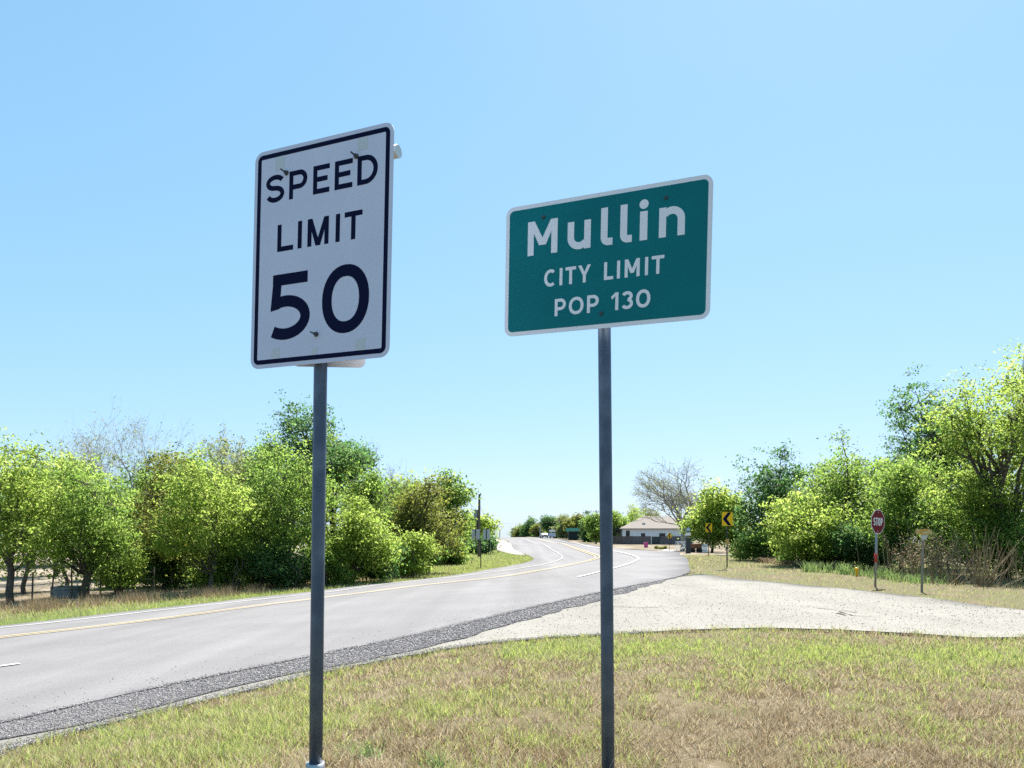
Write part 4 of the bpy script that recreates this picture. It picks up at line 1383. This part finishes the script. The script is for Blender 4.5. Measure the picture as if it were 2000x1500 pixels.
T_(2010, 29, 1000, 1930, 2110, 1150, 'leaf_mid', 'green bush at the frame edge behind bare stalks', GR_, 213, nleaf=9000, lobes=16, name='bush', cat='bush', trunks=4, tr=.07)
T_(1590, 55, 900, 1530, 1660, 1090, 'leaf_mid', 'green tree deep behind the low bright bushy tree', GR_, 214, nleaf=9000, lobes=18)
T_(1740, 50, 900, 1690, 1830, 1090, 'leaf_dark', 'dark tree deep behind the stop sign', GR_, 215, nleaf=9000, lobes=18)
T_(1430, 90, 985, 1405, 1480, 1070, 'leaf_bright', 'pale green tree between the largest chevron and the thicket', GR_, 216, nleaf=6000, lobes=14)
T_(1900, 44, 850, 1830, 1990, 1080, 'leaf_mid', 'tree deep in the thicket behind the yellow green one', GR_, 217, nleaf=9000, lobes=18)

# far down the highway
for i, (px, Y, pt, x0, x1, mm, sh, lab) in enumerate((
        (1010, 300, 1030, 1000, 1022, 'leaf_pale', 0, 'farthest pale tree where the highway meets the sky'),
        (1032, 262, 1013, 1019, 1048, 'leaf_dark', .2, 'far dark blue green tree near the crest of the highway'),
        (1055, 250, 1022, 1043, 1068, 'leaf_olive', 0, 'small olive tree behind the white flag pole'),
        (1075, 235, 1009, 1060, 1092, 'leaf_dark', .1, 'dark green tree behind the roadside marquee'),
        (1098, 225, 1006, 1082, 1116, 'leaf_pale', 0, 'pale yellow green tree right of the marquee'),
        (1126, 205, 1003, 1106, 1146, 'leaf_olive', 0, 'yellow olive tree behind the green roofed kiosk'),
        (1150, 185, 998, 1140, 1160, 'leaf_dark', .85, 'narrow dark cedar left of the city limit post'),
        (1164, 165, 1004, 1145, 1184, 'leaf_mid', 0, 'green tree right beside the city limit post near the highway edge'),
        (1190, 190, 995, 1170, 1215, 'leaf_mid', 0, 'green tree half hidden by the city limit post'),
        (1222, 215, 990, 1190, 1262, 'leaf_bright', 0, 'broad bright green tree behind the white house'),
        (1046, 270, 1024, 1034, 1060, 'leaf_mid', 0, 'low green tree between the far dark tree and the flag pole'),
        (1088, 240, 1020, 1066, 1112, 'leaf_mid', 0, 'low green trees filling in behind the marquee'),
        (1108, 228, 1014, 1092, 1130, 'leaf_mid', 0, 'mid green tree between the marquee and the kiosk'),
        (1140, 212, 1010, 1120, 1160, 'leaf_mid', 0, 'mid green tree between the kiosk and the cedar'),
        (1020, 280, 1028, 1008, 1036, 'leaf_olive', 0, 'low olive bush left of the far dark tree'),
        (1205, 205, 1012, 1185, 1232, 'leaf_mid', 0, 'low green tree behind the dark grey house'),
        (1256, 235, 988, 1236, 1290, 'leaf_olive', 0, 'olive tree top behind the roof of the white house'))):
    T_(px, Y, pt, x0, x1, HY + 4 * 1, mm, lab, GF, 300 + i, nleaf=5000, lobes=14, leaf=.42, spread=.55, shape=sh)

# ------------------------------------------------------------------ small plants and canes on the right
def sword_plants(name, pts, h, n, seed, m, label, w=.03, lean=.5, sg=.13):
    rg = np.random.RandomState(seed)
    X, Yy = [], []
    for p in pts:
        X += list(p[0] + rg.normal(0, sg, n)); Yy += list(p[1] + rg.normal(0, sg, n))
    X, Yy = np.array(X), np.array(Yy)
    return blades(name, X, Yy, rg.uniform(.5, 1.0, len(X)) * h, rg.uniform(.6, 1.2, len(X)) * w, rg.uniform(0, 1, len(X)), lean, 2, seed, m, label)
rg = np.random.RandomState(61)
for i, (px, py, lab) in enumerate(((1588, 1117, 'leftmost clump of green iris leaves under the thicket'), (1625, 1119, 'clump of iris leaves left of the yellow marker'), (1655, 1122, 'tall clump of iris leaves around the yellow marker'), (1690, 1126, 'iris clump right behind the stop sign post'), (1740, 1131, 'pale iris clump right of the stop sign post'), (1785, 1137, 'weedy green clump left of the wooden post'), (1830, 1140, 'weedy green clump right of the wooden post'))):
    p = gp(px, py)
    pts = [(p[0] + rg.normal(0, .35), p[1] + rg.normal(0, .2)) for _ in range(5)]
    o = sword_plants('iris_plant', pts, .55 if i < 5 else .40, 22, 62 + i, 'iris', None)
    del o['kind']
    tag(o, lab, 'plant', 'iris clumps below the thicket')
p = gp(1673, 1127)
t = thing('marker_post', (p[0], p[1], p[2]), 'short yellow marker with a rounded top among iris leaves', 'marker')
B().tube([(0, 0, -.1), (0, 0, .20), (0, 0, .26), (0, 0, .34), (0, 0, .37)], [.035, .035, .075, .065, .02], 10).build('cap', M['hydrant'], t, smooth=True)
p = gp(1607.5, 1107)
t = thing('pipe_marker', p, 'small white pipe arch standing before the dark bushes', 'marker')
B().tube([(-.06, 0, -.1), (-.06, 0, .24), (.06, 0, .24), (.06, 0, -.1)], .02, 6).build('pipe', M['white_paint'], t)

def canes(px, py, n, h, spread, lean, seed, label, heads=0, tintm='dry'):
    rg = np.random.RandomState(seed)
    base = gp(px, py)
    root = thing('dry_canes', base, label, 'dry canes', 'dry canes below the thicket')
    T = Tubes(); C = []
    for k in range(n):
        b0 = np.array([rg.normal(0, spread), rg.normal(0, spread * .4), -.05])
        L = h * rg.uniform(.5, 1.1)
        dx, dy = rg.normal(0, lean), rg.normal(0, lean * .5)
        e = b0 + np.array([dx * L, dy * L, L * math.sqrt(max(.1, 1 - min(.8, dx * dx)))])
        P = curve_pts(b0, e, rg, 4, .06)
        T.add(P, np.linspace(.013, .005, 4), 3)
        if heads and rg.uniform() < heads:
            for q in range(16):
                C.append(P[-1] * rg.uniform(.45, 1.05) + rg.normal(0, .07, 3))
    me = T.mesh('stalks')
    at = me.attributes.new('tint', 'FLOAT', 'FACE')
    at.data.foreach_set('value', np.repeat(rg.uniform(0, .8, len(me.polygons) // 9 + 1), 9)[:len(me.polygons)].astype(np.float32))
    link('stalks', me, M['dry'], root)
    if C:
        link('leaves', leaves_mesh('leaves', np.array(C), .07, rg.uniform(0, 1, len(C)), rg, 0, .4), M['dry'], root)
canes(1785, 1133, 40, 1.7, .55, .16, 71, 'reddish brown dry canes left of the wooden post', .9)
canes(1845, 1136, 46, 1.8, .6, .18, 72, 'reddish brown dry canes right of the wooden post', .9)
canes(1918, 1146, 44, 1.9, .16, .45, 73, 'fan of pale bare stalks spreading from one root')
canes(1975, 1148, 40, 1.7, .5, .35, 74, 'tangle of grey bare stalks at the frame edge')
canes(1880, 1143, 30, 1.3, .5, .6, 75, 'low tangle of bent dry stalks between the brown canes and the fan')
canes(1740, 1128, 10, 2.4, .5, .12, 76, 'few tall thin canes just right of the stop sign')
# leaf litter bank
lp = [gp(*p) for p in ((1470, 1098), (1500, 1101), (1550, 1108), (1600, 1113))]
x, y = strip_pts(rg, 5000, spline(lp, .5), -.1, 2.2)
C = np.c_[x, y, zf(x, y) + rg.uniform(0, .28, len(x))]
o = link('leaf_litter', leaves_mesh('leaf_litter', C, .09, rg.uniform(.2, 1, len(C)), rg, 1.0), M['dry'])
tag(o, 'brown leaf litter and twigs heaped under the thicket', kind='stuff')

# weeds in the foreground turf
for i, (px, py, lab) in enumerate(((210, 1432, 'dark green weed tuft at the pale shoulder edge'), (715, 1478, 'grey green weed tuft right of the speed limit post'), (855, 1500, 'low weed at the bottom frame edge left of the city limit post'))):
    p = gp(px, py)
    o = sword_plants('weed', [(p[0], p[1])], .11, 40, 90 + i, 'iris', None, .011, 1.0, .035)
    del o['kind']
    tag(o, lab, 'plant', 'weeds in the turf')

# ------------------------------------------------------------------ left field: wire fence, stock tank, rock
fp = [gp(-60, 1180), gp(62, 1176), gp(98, 1171), gp(140, 1168), gp(195, 1165), gp(300, 1160)]
fr_ = thing('wire_fence', fp[0], 'barbed wire fence on thin leaning posts before the pale pasture', 'fence')
tops = []
for i, p in enumerate(fp):
    q = Vector(p) - Vector(fp[0])
    ln = (.02, .05, .16, .0, .06, .02)[i]
    B().tube([q + Vector((0, 0, -.3)), q + Vector((ln, 0, 1.15 if i != 3 else 1.3))], .032, 6).build('post', M['wood_pole'], fr_)
    tops.append((q, ln))
for hgt in (.35, .65, .95):
    P = [q + Vector((ln * hgt, 0, hgt)) for q, ln in tops]
    B().tube(P, .006, 4).build('wire', M['wire'], fr_)
p = gp(133, 1166)
tk = thing('stock_tank', p, 'grey galvanised stock tank behind the wire fence', 'water tank')
w_ = px2m(56, p[1])
B().ring([(x_ * 1.0, z_) for x_, z_ in rrect(w_, .9, .2)], [(x_, z_) for x_, z_ in rrect(w_, .9, .2, .02)], -.02, -.02) if False else None
b = B()
n = 28
prof = [(1.0, 0), (1.0, .15), (1.015, .16), (1.0, .17), (1.0, .30), (1.015, .31), (1.0, .32), (1.0, .43), (1.02, .45), (.98, .45), (.97, .10)]
V, F = [], []
for s_, z_ in prof:
    for k in range(n):
        a_ = 2 * math.pi * k / n
        c_, s2 = math.cos(a_), math.sin(a_)
        V.append((w_ / 2 * s_ * math.copysign(abs(c_) ** .5, c_), .45 * s_ * math.copysign(abs(s2) ** .5, s2), z_))
for i in range(len(prof) - 1):
    for k in range(n):
        F.append((i * n + k, i * n + (k + 1) % n, (i + 1) * n + (k + 1) % n, (i + 1) * n + k))
F.append(tuple(range((len(prof) - 1) * n, len(prof) * n)))
b.add(V, F).build('tank_wall', M['tank'], tk)
def rock(px, py, s, label, seed):
    p = gp(px, py)
    bm = bmesh.new()
    bmesh.ops.create_icosphere(bm, subdivisions=2, radius=s)
    rr = random.Random(seed)
    for v in bm.verts:
        v.co *= rr.uniform(.78, 1.12); v.co.z *= .55
    me = bpy.data.meshes.new('rock'); bm.to_mesh(me); bm.free()
    o = link('rock', me, M['bank']); o.location = (p[0], p[1], p[2] + s * .25)
    tag(o, label, 'rock')
rock(808, 1123, .26, 'single white rock on the far verge below the olive oak', 3)

# ------------------------------------------------------------------ utility poles and wires
def upole(px, Y, ptop, label, trafo=False, arm=True):
    b_ = gd(px, Y)
    H = EYE + px2m(HY - ptop, Y) - b_[2]
    t = thing('utility_pole', b_, label, 'utility pole', 'utility poles along the highway')
    B().tube([(0, 0, -.5), (0, 0, H * .5), (.05, 0, H)], [.16, .14, .10], 8).build('pole', M['wood_pole'], t)
    if trafo:
        B().tube([(-.32, .1, H - 2.4), (-.32, .1, H - 1.55), (-.32, .1, H - 1.5)], [.22, .22, .1], 10).build('transformer', M['galv'], t)
        B().box((-.1, .05, H - 3.2), (.35, .2, 1.2)).build('cable_bundle', M['wire'], t)
    elif arm:
        B().box((.02, 0, H - .5), (1.6, .1, .12)).build('crossarm', M['wood_pole'], t)
        for s_ in (-.7, .75):
            B().tube([(s_, 0, H - .44), (s_, 0, H - .2)], .05, 6).build('insulator', M['galv'], t)
    return (b_[0], b_[1], b_[2] + H)
p1 = upole(935.5, 77, 965, 'nearest wooden utility pole with a transformer beside the tree row', True)
p2 = upole(962, 190, 1018, 'second utility pole with a small transformer by the white bank', True)
p3 = upole(976, 300, 1030, 'faint farthest utility pole at the crest', False)
p4 = upole(1164, 200, 996, 'utility pole standing behind the trees beside the city limit post', False)
def uwire(a_, b_, sag, label):
    P = [Vector(a_).lerp(Vector(b_), t / 12) - Vector((0, 0, sag * 4 * (t / 12) * (1 - t / 12))) for t in range(13)]
    o = B().tube(P, .014, 4).build('utility_wire', M['wire'])
    tag(o, label, 'wire', 'overhead utility wires')
uwire((p1[0], p1[1], p1[2] - 1.0), (p2[0], p2[1], p2[2] - .5), .8, 'overhead wire from the nearest pole to the second pole')
uwire((p2[0], p2[1], p2[2] + .2), (p3[0], p3[1], p3[2]), .8, 'overhead wire from the second pole to the farthest pole')
uwire((p2[0], p2[1], p2[2] - .3), (p4[0], p4[1], p4[2] - .4), 1.5, 'overhead wire crossing the highway to the pole among trees')

# ------------------------------------------------------------------ white house, fences and yard
Yh = 178
bx = gd(1285, Yh)
hs_ = thing('house', bx, 'low white house with a tan hipped roof behind the dark fence', 'house', rz=R(-6))
wl, dp, eh, rh = 16.0, 10.0, EYE + px2m(HY - 1032, Yh) - bx[2], EYE + px2m(HY - 1007, Yh) - bx[2]
B().box((0, dp / 2, eh / 2), (wl, dp, eh)).build('wall', M['house_wall'], hs_)
ov = .6
V = [(-wl / 2 - ov, -ov, eh), (wl / 2 + ov, -ov, eh), (wl / 2 + ov, dp + ov, eh), (-wl / 2 - ov, dp + ov, eh), (-wl / 2 + 5.0, dp / 2, rh), (wl / 2 - 5.0, dp / 2, rh)]
V2 = [(x_, y_, z_ - .18) for x_, y_, z_ in V[:4]]
rf = B().add(V + V2, [(0, 1, 5, 4), (1, 2, 5), (2, 3, 4, 5), (3, 0, 4), (0, 6, 7, 1), (1, 7, 8, 2), (2, 8, 9, 3), (3, 9, 6, 0), (6, 9, 8, 7)]).build('roof', M['roof'], hs_)
B().box((-3.1, 1.6, eh + (rh - eh) * .42), (.7, .5, .3)).build('roof_vent', M['white_paint'], rf)
for x0, w_, h0, h1 in ((-6.9, .9, .9, 3.0), (-3.4, .95, .9, 2.4), (1.0, 1.4, 1.0, 2.4)):
    f = B().box((x0, -.03, (h0 + h1) / 2), (w_ + .16, .06, h1 - h0 + .16)).build('window', M['white_paint'], hs_)
    B().box((x0, -.065, (h0 + h1) / 2), (w_, .02, h1 - h0)).build('pane', M['glass'], f)
# dark house further left
bx = gd(1200, 190)
dh = thing('house', bx, 'dark grey gabled house left of the white house', 'house')
eh = EYE + px2m(HY - 1034, 190) - bx[2]; rh = EYE + px2m(HY - 1024, 190) - bx[2]
B().box((-2.0, 4, eh / 2), (8.5, 8, eh)).build('wall', M['shed'], dh)
B().add([(-6.6, -.4, eh), (2.6, -.4, eh), (2.6, 8.4, eh), (-6.6, 8.4, eh), (-2.0, -.4, rh), (-2.0, 8.4, rh), (-6.6, -.4, eh - .2), (2.6, -.4, eh - .2), (2.6, 8.4, eh - .2), (-6.6, 8.4, eh - .2)],
        [(0, 4, 5, 3), (4, 1, 2, 5), (0, 6, 7, 1), (0, 1, 4), (2, 3, 5), (3, 9, 6, 0), (1, 7, 8, 2), (2, 8, 9, 3), (6, 9, 8, 7)]).build('roof', M['shed'], dh)
# privacy fence in panels
F0, F1 = gd(1196, 168), gd(1352, 160)
pf = thing('privacy_fence', F0, 'long dark stained board fence before the white house', 'fence')
a_, b_ = Vector(F0), Vector(F1)
npn = 8
for i in range(npn):
    if i == 4: continue
    s_ = a_.lerp(b_, i / npn) - a_; e_ = a_.lerp(b_, (i + 1) / npn) - a_
    d_ = e_ - s_
    rz_ = math.atan2(d_.y, d_.x)
    b = B(); nb = 14
    for k in range(nb):
        c_ = s_ + d_ * ((k + .5) / nb)
        b.box((c_.x, c_.y + (.012 if k % 2 else 0), c_.z + .93), (d_.xy.length / nb - .012, .022, 1.78 + .03 * ((k * 7) % 3)), rz_)
    b.build('fence_panel', M['fence'], pf)
    B().box((s_.x, s_.y + .06, s_.z + .85), (.1, .1, 2.1)).build('post', M['fence'], pf)
sg = a_.lerp(b_, 4 / npn) - a_
B().box((sg.x, sg.y, sg.z + 1.0), (.12, .12, 2.3)).build('post', M['white_paint'], pf)
e_ = a_.lerp(b_, 5 / npn) - a_
B().box(((sg.x + e_.x) / 2, (sg.y + e_.y) / 2 + .1, sg.z + .9), ((e_ - sg).xy.length - .2, .05, 1.7), math.atan2((e_ - sg).y, (e_ - sg).x)).build('gate', M['shed'], pf)
# bin
p = gd(1261.5, 127)
bn = thing('wheeled_bin', p, 'pink wheeled rubbish bin at the roadside before the dark fence', 'bin', rz=R(15))
bm_ = B().add([(-.26, -.3, .06), (.26, -.3, .06), (.26, .3, .06), (-.26, .3, .06), (-.34, -.36, 1.02), (.34, -.36, 1.02), (.34, .36, 1.02), (-.34, .36, 1.02)], [(3, 2, 1, 0), (4, 5, 6, 7), (0, 1, 5, 4), (1, 2, 6, 5), (2, 3, 7, 6), (3, 0, 4, 7)])
bm_.build('body', M['bin'], bn)
B().box((0, 0, 1.06), (.74, .78, .06)).build('lid', M['bin'], bn)
B().tube([(-.3, .42, 1.0), (.3, .42, 1.0)], .02, 6).build('handle', M['bin'], bn)
for s_ in (-.27, .27):
    B().tube([(s_ - .04, -.26, .12), (s_ + .04, -.26, .12)], .13, 12).build('wheel', M['rubber'], bn)
bn.scale = (.82, .82, .82)
# low round shrub
T_(1290, 118, 1067, 1281, 1299, 1076, 'leaf_olive', 'low round grey shrub by the pale drive', 'shrubs by the white house', 320, nleaf=1800, lobes=8, leaf=.14, spread=.12, name='shrub', cat='shrub', trunks=4, tr=.04)
# drive slabs
def slab(name, pts, z, m):
    b = B()
    n = len(pts)
    V = [(x_, y_, z1(x_, y_) + z) for x_, y_ in pts] + [(x_, y_, z1(x_, y_) - .3) for x_, y_ in pts]
    b.add(V, [tuple(range(n))] + [(i, (i + 1) % n, (i + 1) % n + n, i + n) for i in range(n)])
    o = b.build(name, M[m]); o['kind'] = 'structure'
slab('driveway', [gd(1284, 96)[:2], gd(1312, 90)[:2], gd(1325, 104)[:2], gd(1300, 112)[:2]], .06, 'concrete')
slab('driveway', [gd(1396, 58)[:2], gd(1438, 54)[:2], gd(1440, 58)[:2], gd(1398, 62)[:2]], .12, 'concrete')
# rust brown board fence at the thicket edge
q0, q1 = gd(1434, 56), gd(1500, 50)
rf_ = thing('board_fence', q0, 'short rust brown board fence at the left end of the thicket', 'fence')
d_ = Vector(q1) - Vector(q0)
nb = 16
for k in range(nb):
    c_ = d_ * ((k + .5) / nb)
    o = B().box((0, 0, 0), (d_.xy.length / nb - .01, .025, 1.25)).build('board', M['rust'], rf_) if k == 0 else None
    if k == 0:
        first = o
    else:
        o = first.copy(); COL.objects.link(o); o.parent = rf_
    o.location = (c_.x, c_.y + (.01 if k % 2 else 0), c_.z + .62 + .02 * (k % 3)); o.rotation_euler = (0, 0, math.atan2(d_.y, d_.x))
for k in (0, 1):
    B().box((d_.x * .5, d_.y * .5 + .04, d_.z * .5 + .35 + .6 * k), (d_.xy.length, .04, .09), math.atan2(d_.y, d_.x)).build('rail', M['rust'], rf_)

# yard ornaments by the pecan
p = gd(1344, 78)
ys = thing('yard_ornament', p, 'dark post topped by a pale blue star and white plaque', 'yard ornament')
B().box((0, 0, .75), (.42, .42, 1.5)).build('post', M['shed'], ys)
B().box((0, 0, 1.53), (.5, .5, .06)).build('cap', M['shed'], ys)
zc = EYE + px2m(HY - 1034, 78) - p[2]
B().tube([(0, 0, 1.5), (0, 0, zc)], .03, 6).build('rod', M['dark_steel'], ys)
star = [((.27 if k % 2 == 0 else .115) * math.sin(k * math.pi / 5), (.27 if k % 2 == 0 else .115) * math.cos(k * math.pi / 5)) for k in range(10)]
B().prism(star, -.06, -.03).build('star', M['blue_white'], ys, loc=(0, 0, zc))
B().prism([(-.24, -.62), (.24, -.62), (.24, -.33), (-.24, -.33)], -.06, -.03).build('plaque', M['white_paint'], ys, loc=(0, 0, zc))
p = gd(1331, 84)
tr_ = thing('garden_bench', p, 'white scrolled metal bench beside the pecan trunk', 'bench')
b = B()
for s_ in (-.55, .55):
    b.tube([(s_, 0, 0), (s_, 0, .45), (s_, .35, .48), (s_, .35, 1.0)], .03, 6)
b.build('frame', M['white_paint'], tr_)
for r_, zc_ in ((.42, .75), (.28, .75)):
    B().tube([(r_ * math.cos(t * .5236) * 1.1, .36, zc_ + r_ * math.sin(t * .5236)) for t in range(13)], .028, 6, cap=False).build('scroll', M['white_paint'], tr_)
for k in range(4):
    B().box((0, .03 + .1 * k, .46), (1.15, .07, .03)).build('slat', M['white_paint'], tr_)
B().box((0, .36, 1.15), (1.2, .05, .08)).build('top_rail', M['white_paint'], tr_)
# old rusty cart
p = gd(1359, 86)
cart = thing('garden_cart', p, 'rust brown old cart beside the white picket panel', 'cart')
B().add([(-.55, -.3, .45), (.55, -.3, .45), (.55, .3, .45), (-.55, .3, .45), (-.7, -.4, .95), (.62, -.4, 1.0), (.62, .4, 1.0), (-.7, .4, .95)], [(3, 2, 1, 0), (0, 1, 5, 4), (1, 2, 6, 5), (2, 3, 7, 6), (3, 0, 4, 7)]).build('tub', M['rust'], cart)
for s_ in (-.38, .38):
    for y_ in (-.42, .42):
        B().tube([(s_, y_ - .03, .26), (s_, y_ + .03, .26)], .26, 14).build('wheel', M['rubber'], cart)
B().tube([(.6, 0, .8), (1.0, 0, 1.0)], .02, 6).build('handle', M['dark_steel'], cart)
p = gd(1374, 88)
pk = thing('picket_fence', p, 'short white picket panel left of the bright green tree trunk', 'fence')
for k in range(8):
    B().prism([(-.045, 0), (.045, 0), (.045, .9), (0, .98), (-.045, .9)], -.012, .012).build('picket', M['white_paint'], pk, loc=(-.42 + k * .12, 0, .03))
for z_ in (.25, .7):
    B().box((0, .035, z_), (.98, .03, .07)).build('rail', M['white_paint'], pk)

# ------------------------------------------------------------------ far roadside: kiosk, marquee, pole, car
p = gd(1118, 196)
ki = thing('kiosk', p, 'small dark kiosk under a green metal roof beside the far highway', 'kiosk')
B().box((.3, 1.2, 1.1), (2.4, 2.0, 2.2)).build('wall', M['kiosk'], ki)
B().add([(-1.8, -.2, 2.25), (1.9, -.2, 2.25), (1.9, 2.6, 2.25), (-1.8, 2.6, 2.25), (-1.5, 1.2, 3.1), (1.6, 1.2, 3.1)], [(0, 1, 5, 4), (1, 2, 5), (2, 3, 4, 5), (3, 0, 4), (3, 2, 1, 0)]).build('roof', M['green_roof'], ki)
for s_ in (-1.6, 1.7):
    B().tube([(s_, 0, 0), (s_, 0, 2.25)], .07, 6).build('pillar', M['kiosk'], ki)
p = gd(1078.5, 215)
mq = thing('marquee_sign', p, 'roadside marquee with a white topper and pale blue message board', 'sign')
B().box((0, 0, 1.05), (1.9, .2, 1.0)).build('message_board', M['marquee'], mq)
B().prism([(-.9, 0), (.9, 0), (.9, .45), (.3, .5), (0, .95), (-.3, .5), (-.9, .45)], -.1, .1).build('topper', M['white_paint'], mq, loc=(0, 0, 1.9))
for s_ in (-.85, .85):
    B().box((s_, .15, 1.0), (.16, .16, 2.0)).build('pillar', M['rust'], mq)
p = gd(1055, 225)
t = thing('flag_pole', p, 'plain white pole left of the roadside marquee', 'pole')
B().tube([(0, 0, -.3), (0, 0, 3.4)], [.1, .07], 8).build('pole', M['white_paint'], t)
B().tube([(0, 0, 3.4), (0, 0, 3.55)], .1, 8).build('cap', M['white_paint'], t)
p = gd(1062.5, 220)
car = thing('parked_car', p, 'small dark blue car parked by the white pole', 'car', rz=R(8))
side = [(-2.1, .35), (2.1, .35), (2.15, .75), (1.95, .95), (1.2, 1.0), (.6, 1.42), (-.8, 1.45), (-1.6, 1.02), (-2.1, .9)]
b = B()
n = len(side)
V = [(-.85, y_, z_) for y_, z_ in side] + [(.85, y_, z_) for y_, z_ in side]
b.add(V, [tuple(range(n)), tuple(reversed(range(n, 2 * n)))] + [(i, (i + 1) % n, (i + 1) % n + n, i + n) for i in range(n)])
b.build('body', M['car_paint'], car)
B().add([(-.72, -1.52, 1.08), (.72, -1.52, 1.08), (.66, -.84, 1.47), (-.66, -.84, 1.47)], [(0, 1, 2, 3)]).build('windscreen', M['glass'], car)
for s_ in (-.6, .6):
    B().box((s_, -2.12, .72), (.32, .06, .16)).build('headlight', M['white_paint'], car)
B().box((0, -2.13, .5), (.5, .04, .14)).build('number_plate', M['white_paint'], car)
for s_ in (-.78, .78):
    for y_ in (-1.35, 1.3):
        B().tube([(s_ - .1, y_, .33), (s_ + .1, y_, .33)], .33, 14).build('wheel', M['rubber'], car)
